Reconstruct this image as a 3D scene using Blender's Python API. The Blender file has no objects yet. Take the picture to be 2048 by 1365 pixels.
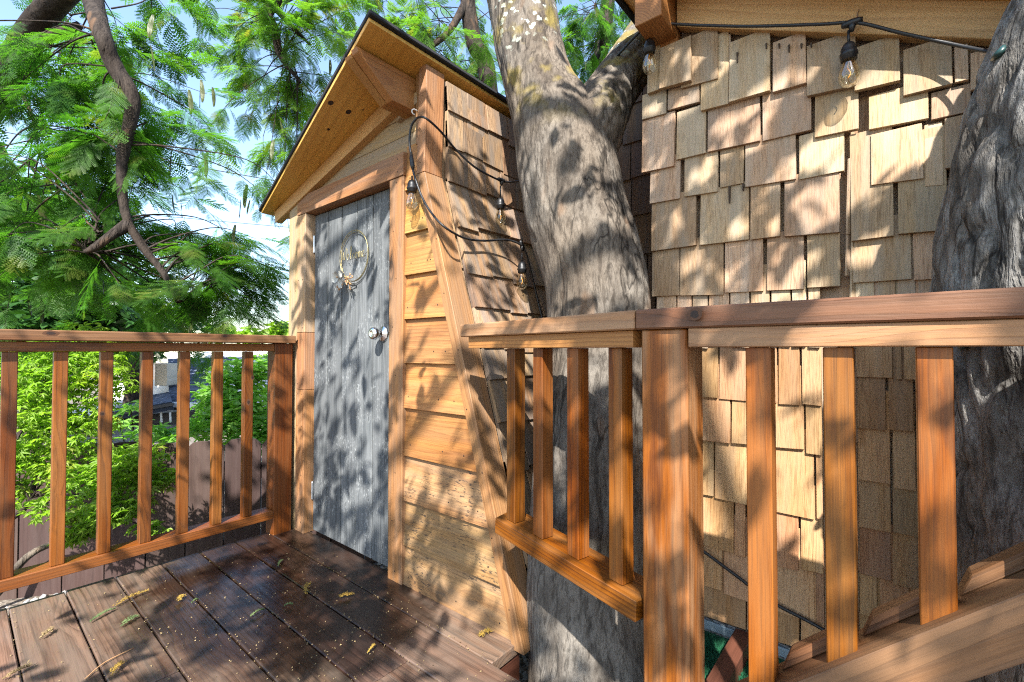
import bpy, bmesh, math, random
import numpy as np
from mathutils import Vector, Matrix, noise as mnoise
random.seed(7); RNG = np.random.default_rng(11)
SC = bpy.context.scene; COL = SC.collection

# ------------------------------------------------------------------ camera, sky, sun, exposure
H = 0.90; FPX = 925.0; AZ = math.radians(39.7); PITCH = math.atan((700 - 682.5) / FPX)
F0 = Vector((math.cos(AZ), math.sin(AZ), 0)); RT = Vector((math.sin(AZ), -math.cos(AZ), 0)); UP0 = Vector((0, 0, 1))
FW = F0 * math.cos(PITCH) + UP0 * math.sin(PITCH); UPV = UP0 * math.cos(PITCH) - F0 * math.sin(PITCH)
CAM = Vector((0, 0, H))
cd = bpy.data.cameras.new('camera'); cam = bpy.data.objects.new('camera', cd); COL.objects.link(cam)
cd.sensor_width = 36; cd.lens = 36 * FPX / 2048; cd.clip_start = 0.02; cd.clip_end = 2000
cam.matrix_world = Matrix((( RT.x, UPV.x, -FW.x, 0), (RT.y, UPV.y, -FW.y, 0), (RT.z, UPV.z, -FW.z, H), (0, 0, 0, 1)))
SC.camera = cam
SUN_EL = math.radians(46); SUN_TRAVEL = math.radians(34)        # the light travels towards +X +Y, downwards
w = bpy.data.worlds.new('World'); SC.world = w; w.use_nodes = True
wn = w.node_tree; bg = wn.nodes['Background']
sky = wn.nodes.new('ShaderNodeTexSky'); sky.sky_type = 'NISHITA'; sky.sun_disc = False
sky.sun_elevation = SUN_EL; sky.sun_rotation = math.radians(90) - (SUN_TRAVEL + math.pi)
sky.air_density = 1.0; sky.dust_density = 0.7; sky.ozone_density = 1.0
wn.links.new(sky.outputs[0], bg.inputs[0]); bg.inputs[1].default_value = 0.14
sl = bpy.data.lights.new('sun', 'SUN'); sl.energy = 5.0; sl.angle = math.radians(0.55); sl.color = (1, 0.965, 0.905)
so = bpy.data.objects.new('sun', sl); COL.objects.link(so)
SUND = Vector((math.cos(SUN_EL) * math.cos(SUN_TRAVEL), math.cos(SUN_EL) * math.sin(SUN_TRAVEL), -math.sin(SUN_EL)))
so.rotation_euler = SUND.to_track_quat('-Z', 'Y').to_euler(); so.location = (-8, -8, 12)
SC.view_settings.view_transform = 'Standard'; SC.view_settings.look = 'None'
SC.view_settings.exposure = 1.76; SC.view_settings.gamma = 1; SC.view_settings.use_curve_mapping = False
SC.cycles.use_denoising = False; SC.cycles.use_light_tree = False; SC.cycles.filter_width = 1.15; SC.cycles.sample_clamp_indirect = 4.0; SC.cycles.max_bounces = 7; SC.cycles.transparent_max_bounces = 8
SC.cycles.diffuse_bounces = 4; SC.cycles.caustics_reflective = False; SC.cycles.caustics_refractive = False

# ------------------------------------------------------------------ surveying: photo measurement -> world point
def ray(px, py): return FW + RT * ((px - 1024) / FPX) - UPV * ((py - 682.5) / FPX)
def on(px, py, ax, val):
    d = ray(px, py); return CAM + d * ((val - CAM[ax]) / d[ax])
def dep(px, py, d): return CAM + ray(px, py) * d
def on_plane(px, py, p0, n):
    d = ray(px, py); return CAM + d * ((p0 - CAM).dot(n) / d.dot(n))

# ------------------------------------------------------------------ node helpers
def mat_new(name):
    m = bpy.data.materials.new(name); m.use_nodes = True; m.node_tree.nodes.clear(); return m, m.node_tree
def nd(t, typ, props=None, out=0, **ins):
    n = t.nodes.new(typ)
    for k, v in (props or {}).items(): setattr(n, k, v)
    for k, v in ins.items():
        s = n.inputs[int(k[1:])] if k[0] == 'i' and k[1:].isdigit() else n.inputs[k.replace('_', ' ')]
        if isinstance(v, bpy.types.NodeSocket): t.links.new(v, s)
        else: s.default_value = v
    return n if out is None else n.outputs[out]
def M(t, op, a, b=0.0, c=None, clamp=False):
    k = dict(i0=a, i1=b)
    if c is not None: k['i2'] = c
    return nd(t, 'ShaderNodeMath', {'operation': op, 'use_clamp': clamp}, **k)
def VM(t, op, a, b=(0, 0, 0)): return nd(t, 'ShaderNodeVectorMath', {'operation': op}, i0=a, i1=b)
def noise(t, v, scale=1.0, detail=3.0, rough=0.55, out=0, dist=0.0):
    return nd(t, 'ShaderNodeTexNoise', None, out, Vector=v, Scale=scale, Detail=detail, Roughness=rough, Distortion=dist)
def voro(t, v, scale=1.0, feature='F1', out=0, rand=1.0):
    return nd(t, 'ShaderNodeTexVoronoi', {'feature': feature}, out, Vector=v, Scale=scale, Randomness=rand)
def mr(t, x, a, b, c=0.0, d=1.0, smooth=True):
    return nd(t, 'ShaderNodeMapRange', {'interpolation_type': 'SMOOTHSTEP' if smooth else 'LINEAR'}, i0=x, i1=a, i2=b, i3=c, i4=d)
def mix(t, f, a, b, mode='MIX'):
    def c4(v): return (*v, 1) if isinstance(v, tuple) and len(v) == 3 else v
    n = nd(t, 'ShaderNodeMix', {'data_type': 'RGBA', 'blend_type': mode, 'clamp_factor': True}, None)
    for k, v in ((0, f), (6, c4(a)), (7, c4(b))):
        if isinstance(v, bpy.types.NodeSocket): t.links.new(v, n.inputs[k])
        else: n.inputs[k].default_value = v
    return n.outputs[2]
def sep(t, v): return nd(t, 'ShaderNodeSeparateXYZ', None, None, i0=v).outputs
def comb(t, x, y, z): return nd(t, 'ShaderNodeCombineXYZ', None, 0, i0=x, i1=y, i2=z)
def finish(t, col, rough=0.6, bump=None, bstr=0.3, bdist=0.004, spec=0.4, **extra):
    k = dict(Base_Color=(*col, 1) if isinstance(col, tuple) and len(col) == 3 else col, Roughness=rough)
    k['Specular_IOR_Level'] = spec
    if bump is not None: k['Normal'] = nd(t, 'ShaderNodeBump', None, 0, Strength=bstr, Distance=bdist, Height=bump)
    k.update(extra)
    b = nd(t, 'ShaderNodeBsdfPrincipled', None, 0, **k)
    nd(t, 'ShaderNodeOutputMaterial', None, None, Surface=b)
def coords(t):
    tc = nd(t, 'ShaderNodeTexCoord', None, None); oi = nd(t, 'ShaderNodeObjectInfo', None, None)
    r = oi.outputs['Random']
    return tc.outputs['Object'], r
def fracmul(t, r, k): return M(t, 'FRACT', M(t, 'MULTIPLY', r, k))

def wood(name, dark, base, light, freq=105, contrast=.65, knot=.35, rough=.55, bstr=.35, vary=.22, blotch=.5,
         grey=None, greyamt=0.0, specks=None, fibre=.25, huevar=.02, wet=None, spec=.35, knotscale=1.0, sps=1.0, sat=1.02, stain=.0):
    m, t = mat_new(name); p, r = coords(t)
    off = comb(t, M(t, 'MULTIPLY', r, 53.1), M(t, 'MULTIPLY', fracmul(t, r, 7.3), 17.3), M(t, 'MULTIPLY', fracmul(t, r, 13.7), 29.7))
    po = VM(t, 'ADD', p, off)
    n1 = noise(t, VM(t, 'MULTIPLY', po, (1.5, 8, 8)), 1, 2, out=1)
    nv = VM(t, 'SUBTRACT', n1, (.5, .5, .5)); ns = sep(t, nv)
    ps = sep(t, p)
    cy = M(t, 'MULTIPLY', M(t, 'SUBTRACT', fracmul(t, r, 7.3), .5), .16)
    cz = M(t, 'ADD', M(t, 'MULTIPLY', fracmul(t, r, 13.7), .10), .035)
    y = M(t, 'ADD', M(t, 'ADD', ps[1], cy), M(t, 'MULTIPLY', ns[0], .03))
    z = M(t, 'ADD', M(t, 'ADD', ps[2], cz), M(t, 'MULTIPLY', ns[1], .03))
    rad = M(t, 'SQRT', M(t, 'ADD', M(t, 'MULTIPLY', y, y), M(t, 'MULTIPLY', z, z)))
    kv = VM(t, 'MULTIPLY', po, (2.0 * knotscale, 4.5 * knotscale, 4.5 * knotscale))
    vn = nd(t, 'ShaderNodeTexVoronoi', None, None, Vector=kv, Scale=1.0)
    kd = vn.outputs[0]; kc = sep(t, vn.outputs[1])[0]
    gate = M(t, 'LESS_THAN', kc, knot)
    halo = M(t, 'MULTIPLY', mr(t, kd, .42, .0), gate); core = M(t, 'MULTIPLY', mr(t, kd, .135, .085), gate)
    rad2 = M(t, 'ADD', rad, M(t, 'MULTIPLY', halo, .035))
    fine = noise(t, VM(t, 'MULTIPLY', po, (7, 300, 300)), 1, 3, .65)
    s = M(t, 'FRACT', M(t, 'ADD', M(t, 'MULTIPLY', rad2, freq), M(t, 'MULTIPLY', fine, .34)))
    s = M(t, 'MULTIPLY', M(t, 'POWER', s, 2.6), mr(t, s, 1.0, .93))
    big = noise(t, VM(t, 'MULTIPLY', po, (1.6, 7, 7)), 1, 3)
    cvar = M(t, 'MULTIPLY', s, mr(t, noise(t, VM(t, 'MULTIPLY', po, (1.1, 5, 5)), 1.3, 2), .3, .7, contrast * .55, contrast))
    col = mix(t, M(t, 'MULTIPLY', mr(t, big, .35, .7), blotch), base, light)
    col = mix(t, cvar, col, dark)
    col = mix(t, M(t, 'MULTIPLY', mr(t, fine, .46, .66), fibre), col, dark)
    col = mix(t, M(t, 'MULTIPLY', halo, .25), col, dark)
    ring = M(t, 'MULTIPLY_ADD', M(t, 'SINE', M(t, 'MULTIPLY', kd, 110)), .25, .6)
    col = mix(t, M(t, 'MULTIPLY', core, ring), col, tuple(c * .25 for c in dark))
    if stain:
        st = noise(t, VM(t, 'MULTIPLY', po, (3.2, 16, 16)), 1, 4, .65)
        col = mix(t, M(t, 'MULTIPLY', mr(t, st, .54, .66), stain), col, tuple(c * .8 for c in dark))
    if grey:
        gn = noise(t, VM(t, 'MULTIPLY', po, (3, 26, 26)), 1, 4)
        col = mix(t, M(t, 'MULTIPLY', mr(t, gn, .36, .66), greyamt), col, grey)
    if specks:
        sn = noise(t, VM(t, 'MULTIPLY', po, (24 * sps, 85 * sps, 85 * sps)), 1, 3); sm = noise(t, po, 6.5, 2)
        col = mix(t, M(t, 'MULTIPLY', M(t, 'MULTIPLY', mr(t, sn, .56, .64), mr(t, sm, .42, .6)), .85), col, specks)
    val = M(t, 'ADD', M(t, 'MULTIPLY', M(t, 'SUBTRACT', fracmul(t, r, 3.9), .5), vary * 2), 1)
    hue = M(t, 'ADD', M(t, 'MULTIPLY', M(t, 'SUBTRACT', fracmul(t, r, 5.7), .5), huevar), .5)
    col = nd(t, 'ShaderNodeHueSaturation', None, 0, Hue=hue, Saturation=sat, Value=val, Fac=1.0, Color=col)
    rg = rough
    if wet:                                             # damp, freshly oiled boards: a patch with an outline of its own
        g = nd(t, 'ShaderNodeNewGeometry', None, None).outputs['Position']
        d = VM(t, 'SUBTRACT', g, wet[0]); d = VM(t, 'MULTIPLY', d, wet[1])
        ln = nd(t, 'ShaderNodeVectorMath', {'operation': 'LENGTH'}, None, i0=d).outputs[1]
        wn_ = M(t, 'ADD', ln, M(t, 'MULTIPLY', M(t, 'SUBTRACT', noise(t, g, 5, 4), .5), .9))
        wm = mr(t, wn_, 1.05, .75)
        col = mix(t, M(t, 'MULTIPLY', wm, .92), col, mix(t, 1.0, col, (.14, .11, .11), 'MULTIPLY'))
        rg = mr(t, wm, 0, 1, rough, .22)
        wn2 = noise(t, VM(t, 'MULTIPLY', po, (3, 14, 14)), 1, 3)
        rg = M(t, 'ADD', rg, M(t, 'MULTIPLY', M(t, 'SUBTRACT', wn2, .5), .25))
    bh = M(t, 'ADD', M(t, 'MULTIPLY', s, -.35), M(t, 'MULTIPLY', fine, -.6))
    finish(t, col, rg, bh, bstr, .0018, spec)
    return m

MAT = {}
MAT['redwood'] = wood('redwood_stained', (.024, .007, .003), (.136, .041, .011), (.215, .083, .025), 95, .88, .5, .45, .45, .28, .7, (.22, .115, .055), .25, huevar=.010, spec=.4, stain=.5, sat=1.08)
MAT['redwood_post'] = wood('redwood_post', (.054, .015, .006), (.190, .059, .017), (.28, .125, .052), 130, .85, .2, .55, .4, .05, .9, (.36, .24, .15), .4, fibre=.5, stain=.5, sat=1.1)
MAT['red_baluster'] = wood('redwood_baluster', (.034, .009, .004), (.150, .048, .014), (.220, .086, .029), 115, .9, .35, .5, .4, .28, .8, (.26, .145, .07), .3, fibre=.5, huevar=.010, stain=.6, sat=1.12)
MAT['redcap'] = wood('redwood_cap', (.030, .012, .006), (.125, .053, .024), (.20, .105, .052), 95, .9, .65, .5, .45, .14, .7, (.21, .13, .08), .35, huevar=.012, stain=.5, sat=1.05)
MAT['balcap'] = wood('fir_cap', (.10, .038, .013), (.27, .13, .05), (.36, .20, .095), 85, .75, .6, .55, .35, .1, .6, (.32, .215, .13), .45, stain=.25)
MAT['trim'] = wood('cedar_trim', (.10, .036, .013), (.295, .14, .052), (.39, .215, .098), 95, .7, .35, .65, .35, .14, .6, (.22, .15, .10), .5, fibre=.4)
MAT['pale'] = wood('pale_fir', (.26, .13, .045), (.48, .30, .115), (.55, .38, .18), 75, .6, .35, .6, .3, .08, .6)
MAT['oldpale'] = wood('weathered_fir', (.15, .09, .042), (.34, .22, .105), (.41, .29, .165), 90, .5, .3, .7, .35, .12, .6, (.26, .215, .165), .6)
MAT['beam'] = wood('beam_fir', (.12, .036, .011), (.31, .13, .042), (.37, .18, .065), 120, .65, .2, .55, .3, .08, .5)
MAT['ply'] = wood('plywood_sheet', (.28, .105, .022), (.54, .265, .062), (.61, .34, .10), 26, .5, .32, .5, .12, .04, .7, fibre=.06, knotscale=1.1, sat=1.0)
MAT['siding'] = wood('siding_fir', (.11, .041, .012), (.35, .17, .056), (.43, .25, .10), 85, .78, .55, .65, .35, .22, .8, (.23, .12, .058), .4, fibre=.4, stain=.4, sat=1.06)
MAT['siding_spot'] = wood('siding_spotted', (.10, .04, .016), (.30, .145, .058), (.39, .235, .115), 85, .65, .25, .68, .35, .14, .8, (.22, .145, .09), .5, specks=(.03, .024, .021), sps=2.0, fibre=.4, stain=.4)
MAT['shingle'] = wood('cedar_shingle', (.18, .10, .05), (.40, .255, .14), (.475, .335, .205), 170, .28, .0, .82, .45, .26, .9, (.34, .29, .225), .55, fibre=.6, huevar=.024, spec=.2, sat=.98, stain=.28)
MAT['shingle_low'] = wood('cedar_shingle_warm', (.17, .072, .028), (.375, .195, .086), (.44, .27, .14), 170, .28, .0, .82, .45, .24, .9, (.33, .23, .15), .4, fibre=.6, huevar=.02, spec=.2, stain=.2, sat=1.0)
MAT['shingle_old'] = wood('weathered_shingle', (.08, .045, .024), (.28, .165, .085), (.37, .25, .15), 150, .4, .0, .85, .6, .26, .9, (.17, .14, .115), .8, fibre=.75, spec=.2)
MAT['shingle_shaded'] = wood('shaded_shingle', (.05, .03, .018), (.15, .09, .05), (.20, .13, .08), 150, .4, .0, .85, .5, .2, .9, (.11, .085, .07), .8, fibre=.55, spec=.2)  # shade of the rear recess put into the shingle colour
MAT['door'] = wood('grey_weathered_plank', (.026, .028, .030), (.094, .102, .107), (.14, .149, .152), 130, .75, .12, .85, .5, .16, .9, (.215, .22, .22), .38, specks=(.27, .28, .28), fibre=.65, huevar=.0, sps=2.6, spec=.2, sat=1.0)
MAT['deck'] = wood('deck_redwood', (.015, .008, .006), (.112, .060, .038), (.18, .112, .077), 75, .9, .45, .5, .5, .24, .7, (.125, .098, .078), .5, wet=((.84, 1.80, 0), (2.0, 1.35, 1)), fibre=.4, spec=.4, sat=1.0, stain=.45)
MAT['darkbeam'] = wood('dark_joist', (.03, .011, .007), (.095, .035, .022), (.15, .07, .05), 90, .6, .2, .5, .4, .1, .6)
MAT['fence'] = wood('fence_brown', (.018, .009, .007), (.044, .024, .019), (.062, .036, .030), 70, .5, .4, .8, .3, .18, .6, (.066, .044, .038), .5, sat=1.0, stain=.35)

def simple(name, col, rough=.5, metal=0.0, nscale=None, namp=.15, **kw):
    m, t = mat_new(name); p, r = coords(t); c = col
    if nscale: c = mix(t, noise(t, p, nscale, 3), tuple(v * (1 - namp) for v in col), tuple(min(1, v * (1 + namp)) for v in col))
    finish(t, c, rough, Metallic=metal, **kw); return m
MAT['black'] = simple('black_rubber', (.012, .012, .013), .42, 0, 60)
MAT['greenhose'] = simple('dark_green_cable', (.012, .04, .038), .4, 0, 60)
MAT['chrome'] = simple('satin_chrome', (.72, .73, .74), .16, 1.0, 80, .05)
MAT['zinc'] = simple('zinc', (.55, .57, .6), .35, 1.0, 40)
MAT['gold'] = simple('brass_wire', (.34, .28, .14), .5, 1.0, 60)
MAT['petal'] = simple('dried_petal', (.36, .36, .335), .75, 0, 40)
MAT['twig'] = simple('dried_twig', (.34, .19, .09), .8, 0, 60, .3)
MAT['white'] = simple('white_plastic', (.75, .74, .7), .5)
MAT['flash'] = simple('flashing_paint', (.18, .23, .26), .5, .2, 12, .2)
MAT['cream'] = simple('cream_vent', (.52, .44, .33), .6, 0, 3)
MAT['stucco'] = simple('pale_stucco', (.72, .68, .62), .8, 0, 3)
MAT['darkwall'] = simple('dark_boards', (.05, .045, .042), .8, 0, 6, .3)
MAT['asphalt_dark'] = simple('asphalt_roofing', (.012, .012, .013), .85, 0, 120, .6)
def glass():
    m, t = mat_new('bulb_glass')
    lw = nd(t, 'ShaderNodeLayerWeight', None, 1, Blend=.32)
    a = nd(t, 'ShaderNodeBsdfTransparent', None, 0, Color=(.93, .88, .76, 1)); b = nd(t, 'ShaderNodeBsdfGlossy', None, 0, Color=(1, .97, .9, 1), Roughness=.04)
    d = nd(t, 'ShaderNodeBsdfTranslucent', None, 0, Color=(.8, .7, .5, 1))
    s0 = nd(t, 'ShaderNodeMixShader', None, 0, i0=.10, i1=a, i2=d)
    s = nd(t, 'ShaderNodeMixShader', None, 0, i0=M(t, 'MULTIPLY_ADD', lw, .65, .05), i1=s0, i2=b)
    nd(t, 'ShaderNodeOutputMaterial', None, None, Surface=s); return m
MAT['glass'] = glass()
MAT['filament'] = simple('amber_filament', (.80, .36, .06), .4)
def leafmat(name, c1, c2, trans=.45, rough=.5, c3=None):
    m, t = mat_new(name); p, r = coords(t)
    g = nd(t, 'ShaderNodeNewGeometry', None, None)
    n = noise(t, g.outputs['Position'], 2.3, 2); n2 = noise(t, g.outputs['Position'], 40, 1)
    c = mix(t, mr(t, n, .36, .64), c1, c2); c = mix(t, M(t, 'MULTIPLY', r, .5), c, c2)
    c = mix(t, M(t, 'MULTIPLY', mr(t, n2, .35, .7), .5), c, tuple(v * 1.5 for v in c2))
    if c3: c = mix(t, mr(t, noise(t, g.outputs['Position'], 5, 1), .6, .72), c, c3)
    b = nd(t, 'ShaderNodeBsdfPrincipled', None, 0, Base_Color=c, Roughness=rough, Specular_IOR_Level=.35)
    tr = nd(t, 'ShaderNodeBsdfTranslucent', None, 0, Color=mix(t, 1.0, c, (1.6, 1.9, .6), 'MULTIPLY'))
    s = nd(t, 'ShaderNodeMixShader', None, 0, i0=trans, i1=b, i2=tr)
    nd(t, 'ShaderNodeOutputMaterial', None, None, Surface=s); return m
MAT['frond'] = leafmat('feathery_leaf', (.018, .068, .012), (.062, .142, .020), .55, c3=(.13, .17, .03))
MAT['frond_y'] = leafmat('feathery_leaf_sunny', (.032, .10, .014), (.095, .17, .025), .55, c3=(.17, .16, .04))
MAT['pod'] = leafmat('seed_pod_skin', (.030, .060, .014), (.07, .085, .024), .3)
MAT['maple'] = leafmat('maple_leaf_skin', (.11, .21, .022), (.22, .32, .045), .5, c3=(.27, .30, .06))
MAT['laurel'] = leafmat('laurel_leaf_skin', (.09, .22, .035), (.18, .33, .07), .45, .35)
MAT['broad'] = leafmat('broad_leaf_skin', (.012, .045, .010), (.032, .085, .018), .35, .4)
MAT['shade_crown'] = leafmat('crown_leaf_skin', (.02, .08, .012), (.05, .14, .02), .35)
def barkmat(name, dark, mid, light, vs, lichen=0.0, moss=None, bstr=.9, cr=.8, vq=.35):
    m, t = mat_new(name); g = nd(t, 'ShaderNodeTexCoord', None, None).outputs['Object']
    q = VM(t, 'MULTIPLY', g, (1, 1, vs)); nq = noise(t, q, 6, 4, out=1)
    q2 = VM(t, 'ADD', q, VM(t, 'MULTIPLY', VM(t, 'SUBTRACT', nq, (.5, .5, .5)), (.09, .09, .09)))
    crack = M(t, 'ADD', M(t, 'MULTIPLY', M(t, 'ABSOLUTE', M(t, 'SUBTRACT', noise(t, VM(t, 'MULTIPLY', q2, (1, 1, .55)), 11, 3, .6), .5)), 1.0), .0)
    fine = noise(t, VM(t, 'MULTIPLY', g, (1, 1, .35)), 75, 6, .68)
    med = noise(t, q, 13, 5, .65)
    c = mix(t, mr(t, med, .36, .64), mid, light)
    vert = noise(t, VM(t, 'MULTIPLY', q2, (1, 1, .28)), 60, 5, .7); dash = noise(t, VM(t, 'MULTIPLY', q2, (1, 1, .30)), 26, 4, .6)
    c = mix(t, M(t, 'MULTIPLY', mr(t, vert, .50, .62), .58), c, dark)
    c = mix(t, M(t, 'MULTIPLY', mr(t, fine, .50, .64), .5), c, dark)
    c = mix(t, M(t, 'MULTIPLY', mr(t, dash, .61, .70), .7), c, tuple(v * .35 for v in dark))
    c = mix(t, M(t, 'MULTIPLY', M(t, 'MULTIPLY', mr(t, crack, .03, .0), mr(t, noise(t, q, 4, 2), .45, .6)), cr), c, tuple(v * .3 for v in dark))
    c = mix(t, M(t, 'MULTIPLY', mr(t, noise(t, q, 9, 2), .60, .7), .3), c, (.26, .15, .08))
    c = mix(t, mr(t, noise(t, q, 2.6, 3), .42, .66, 0, .55), c, mix(t, 1.0, c, (.80, .66, .52), 'MULTIPLY'))
    z = sep(t, g)[2]
    if lichen:
        lv = nd(t, 'ShaderNodeTexVoronoi', None, None, Vector=VM(t, 'ADD', g, VM(t, 'MULTIPLY', noise(t, g, 40, 3, out=1), (.03, .03, .03))), Scale=36)
        lm = M(t, 'MULTIPLY', mr(t, lv.outputs[0], .36, .30), M(t, 'LESS_THAN', sep(t, lv.outputs[1])[0], .55))
        lm = M(t, 'MULTIPLY', lm, M(t, 'MULTIPLY', mr(t, z, lichen, lichen + .12), mr(t, noise(t, g, 5.5, 2), .42, .55)))
        c = mix(t, M(t, 'MULTIPLY', lm, mr(t, noise(t, g, 140, 2), .25, .6, .45, .95)), c, (.36, .40, .34))
    if moss:
        mm = M(t, 'MULTIPLY', mr(t, noise(t, g, 7, 5), .50, .64), mr(t, z, moss, moss + .25))
        c = mix(t, M(t, 'MULTIPLY', mm, .7), c, (.20, .15, .03))
    h = M(t, 'ADD', M(t, 'MULTIPLY', M(t, 'ADD', fine, M(t, 'MULTIPLY', vert, -1.2)), .6), M(t, 'ADD', M(t, 'MULTIPLY', mr(t, dash, .68, .5), .6), M(t, 'MULTIPLY', med, .9)))
    finish(t, c, .88, h, bstr, .014, .2); return m
MAT['bark'] = barkmat('grey_bark', (.030, .024, .019), (.088, .075, .062), (.170, .151, .128), .45, 1.93, 1.60, .6)
MAT['bark_c'] = barkmat('furrowed_bark', (.028, .024, .020), (.112, .102, .090), (.29, .275, .255), .5, 0, 9.0, 1.0)
MAT['bark_d'] = barkmat('dark_bark', (.010, .007, .006), (.026, .019, .0145), (.048, .038, .031), .5, 0, None, .7)
def groundmat(name, c1, c2, c3, sc):
    m, t = mat_new(name); g = nd(t, 'ShaderNodeTexCoord', None, None).outputs['Object']
    v = nd(t, 'ShaderNodeTexVoronoi', None, None, Vector=g, Scale=sc)
    c = mix(t, sep(t, v.outputs[1])[0], c1, c2); c = mix(t, mr(t, noise(t, g, .8, 4), .45, .65), c, c3)
    finish(t, c, .9, v.outputs[0], .8, .02, .2); return m
MAT['ground'] = groundmat('garden_soil', (.10, .085, .07), (.22, .19, .16), (.13, .10, .07), 40)
MAT['gravel'] = groundmat('gravel_stone', (.09, .09, .10), (.40, .39, .38), (.2, .19, .18), 30)
MAT['turf'] = simple('artificial_turf', (.008, .085, .036), .8, 0, 200, .6)
MAT['petals'] = leafmat('fallen_blossom', (.16, .11, .045), (.26, .19, .095), .2, .8)
MAT['drygold'] = leafmat('dry_catkin', (.26, .16, .03), (.34, .23, .05), .25, .8)
MAT['greysprig'] = leafmat('fallen_green', (.05, .09, .03), (.11, .15, .06), .25, .7)
def roofmat(name, c1, c2):
    m, t = mat_new(name); p, r = coords(t)
    b = nd(t, 'ShaderNodeTexBrick', None, 0, Vector=p, Color1=(*c1, 1), Color2=(*c2, 1), Mortar=(*[v * .4 for v in c1], 1), Scale=1, Mortar_Size=.012, Brick_Width=.32, Row_Height=.14)
    finish(t, mix(t, noise(t, p, 18, 3), b, mix(t, 1.0, b, (.55, .55, .6), 'MULTIPLY')), .9); return m
MAT['far_roof'] = roofmat('slate_blue_roofing', (.065, .085, .13), (.11, .135, .19))

# ------------------------------------------------------------------ object helpers
WM = {}
def reg(o, parent, Mw):
    COL.objects.link(o); WM[o.name] = Mw
    if parent is not None:
        o.parent = parent; o.matrix_basis = WM[parent.name].inverted() @ Mw
    else: o.matrix_basis = Mw
    return o
def tag(o, label=None, cat=None, group=None, kind=None):
    for k, v in (('label', label), ('category', cat), ('group', group), ('kind', kind)):
        if v: o[k] = v
    return o
def thing(name, loc, label, cat, group=None):
    return tag(reg(bpy.data.objects.new(name, None), None, Matrix.Translation(loc)), label, cat, group)
def mesh_obj(name, verts, faces, mat, parent=None, Mw=None, smooth=False):
    me = bpy.data.meshes.new(name); me.from_pydata([tuple(v) for v in verts], [], faces); me.update()
    if smooth: me.polygons.foreach_set('use_smooth', [True] * len(me.polygons))
    me.materials.append(MAT[mat] if isinstance(mat, str) else mat)
    return reg(bpy.data.objects.new(name, me), parent, Mw or Matrix.Identity(4))
def np_obj(name, V, Fc, mat, parent=None, Mw=None, smooth=False):
    """V (n,3), Fc (m,k) with k = 3 or 4"""
    me = bpy.data.meshes.new(name); k = Fc.shape[1]
    me.vertices.add(len(V)); me.vertices.foreach_set('co', np.ascontiguousarray(V, dtype=np.float32).ravel())
    me.loops.add(Fc.size); me.loops.foreach_set('vertex_index', np.ascontiguousarray(Fc, dtype=np.int32).ravel())
    me.polygons.add(len(Fc)); me.polygons.foreach_set('loop_start', np.arange(0, Fc.size, k, dtype=np.int32))
    me.polygons.foreach_set('loop_total', np.full(len(Fc), k, dtype=np.int32))
    if smooth: me.polygons.foreach_set('use_smooth', np.ones(len(Fc), dtype=bool))
    me.update(calc_edges=True); me.validate(); me.materials.append(MAT[mat] if isinstance(mat, str) else mat)
    return reg(bpy.data.objects.new(name, me), parent, Mw or Matrix.Identity(4))
def frame(o, ux, uz):
    uz = Vector(uz).normalized(); ux = Vector(ux); ux = (ux - uz * ux.dot(uz)).normalized(); uy = uz.cross(ux)
    return Matrix(((ux.x, uy.x, uz.x, o[0]), (ux.y, uy.y, uz.y, o[1]), (ux.z, uy.z, uz.z, o[2]), (0, 0, 0, 1)))
def panel(name, parent, mat, pts, ux, uz, t, back=0.0, bev=.0015, front=None, jit=0.0):
    """planar piece: world outline pts lie on its front-reference plane; local X = ux (grain), local Z = outward normal uz.
    It fills from -t+back to back along the normal; front gives per-corner extra offsets of the outer face."""
    c = sum((Vector(p) for p in pts), Vector()) / len(pts)
    Mw = frame(c, ux, uz); inv = Mw.inverted(); L = [inv @ Vector(p) for p in pts]; n = len(L)
    area = sum(L[i].x * L[(i + 1) % n].y - L[(i + 1) % n].x * L[i].y for i in range(n))
    order = list(range(n)) if area > 0 else list(range(n))[::-1]
    fr = front or [0] * n
    bm = bmesh.new()
    lo = [bm.verts.new((L[i].x, L[i].y, back - t)) for i in order]; hi = [bm.verts.new((L[i].x, L[i].y, back + fr[i])) for i in order]
    bm.faces.new(hi); bm.faces.new(lo[::-1])
    for i in range(n):
        j = (i + 1) % n; bm.faces.new((lo[i], lo[j], hi[j], hi[i]))
    if bev: bmesh.ops.bevel(bm, geom=bm.edges[:], offset=bev, segments=1, affect='EDGES', profile=.5, clamp_overlap=True)
    me = bpy.data.meshes.new(name); bm.to_mesh(me); bm.free(); me.materials.append(MAT[mat])
    return reg(bpy.data.objects.new(name, me), parent, Mw)
def board(name, parent, mat, P0, P1, wdir, wid, thk, bev=.002):
    """bar from P0 to P1 (centre line), wdir = direction of its wider side"""
    P0 = Vector(P0); P1 = Vector(P1); ux = (P1 - P0).normalized(); uy = Vector(wdir); uy = (uy - ux * uy.dot(ux)).normalized(); uz = ux.cross(uy)
    h = uy * wid / 2
    return panel(name, parent, mat, [P0 - h, P1 - h, P1 + h, P0 + h], ux, uz, thk, thk / 2, bev)
def catmull(P, n):
    P = [np.array(p, float) for p in P]; P = [2 * P[0] - P[1]] + P + [2 * P[-1] - P[-2]]; out = []
    for i in range(1, len(P) - 2):
        for k in range(n):
            t = k / n; a, b, c, d = P[i - 1], P[i], P[i + 1], P[i + 2]
            out.append(.5 * (2 * b + (c - a) * t + (2 * a - 5 * b + 4 * c - d) * t * t + (3 * b - a - 3 * c + d) * t ** 3))
    out.append(P[-2]); return np.array(out)
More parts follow.
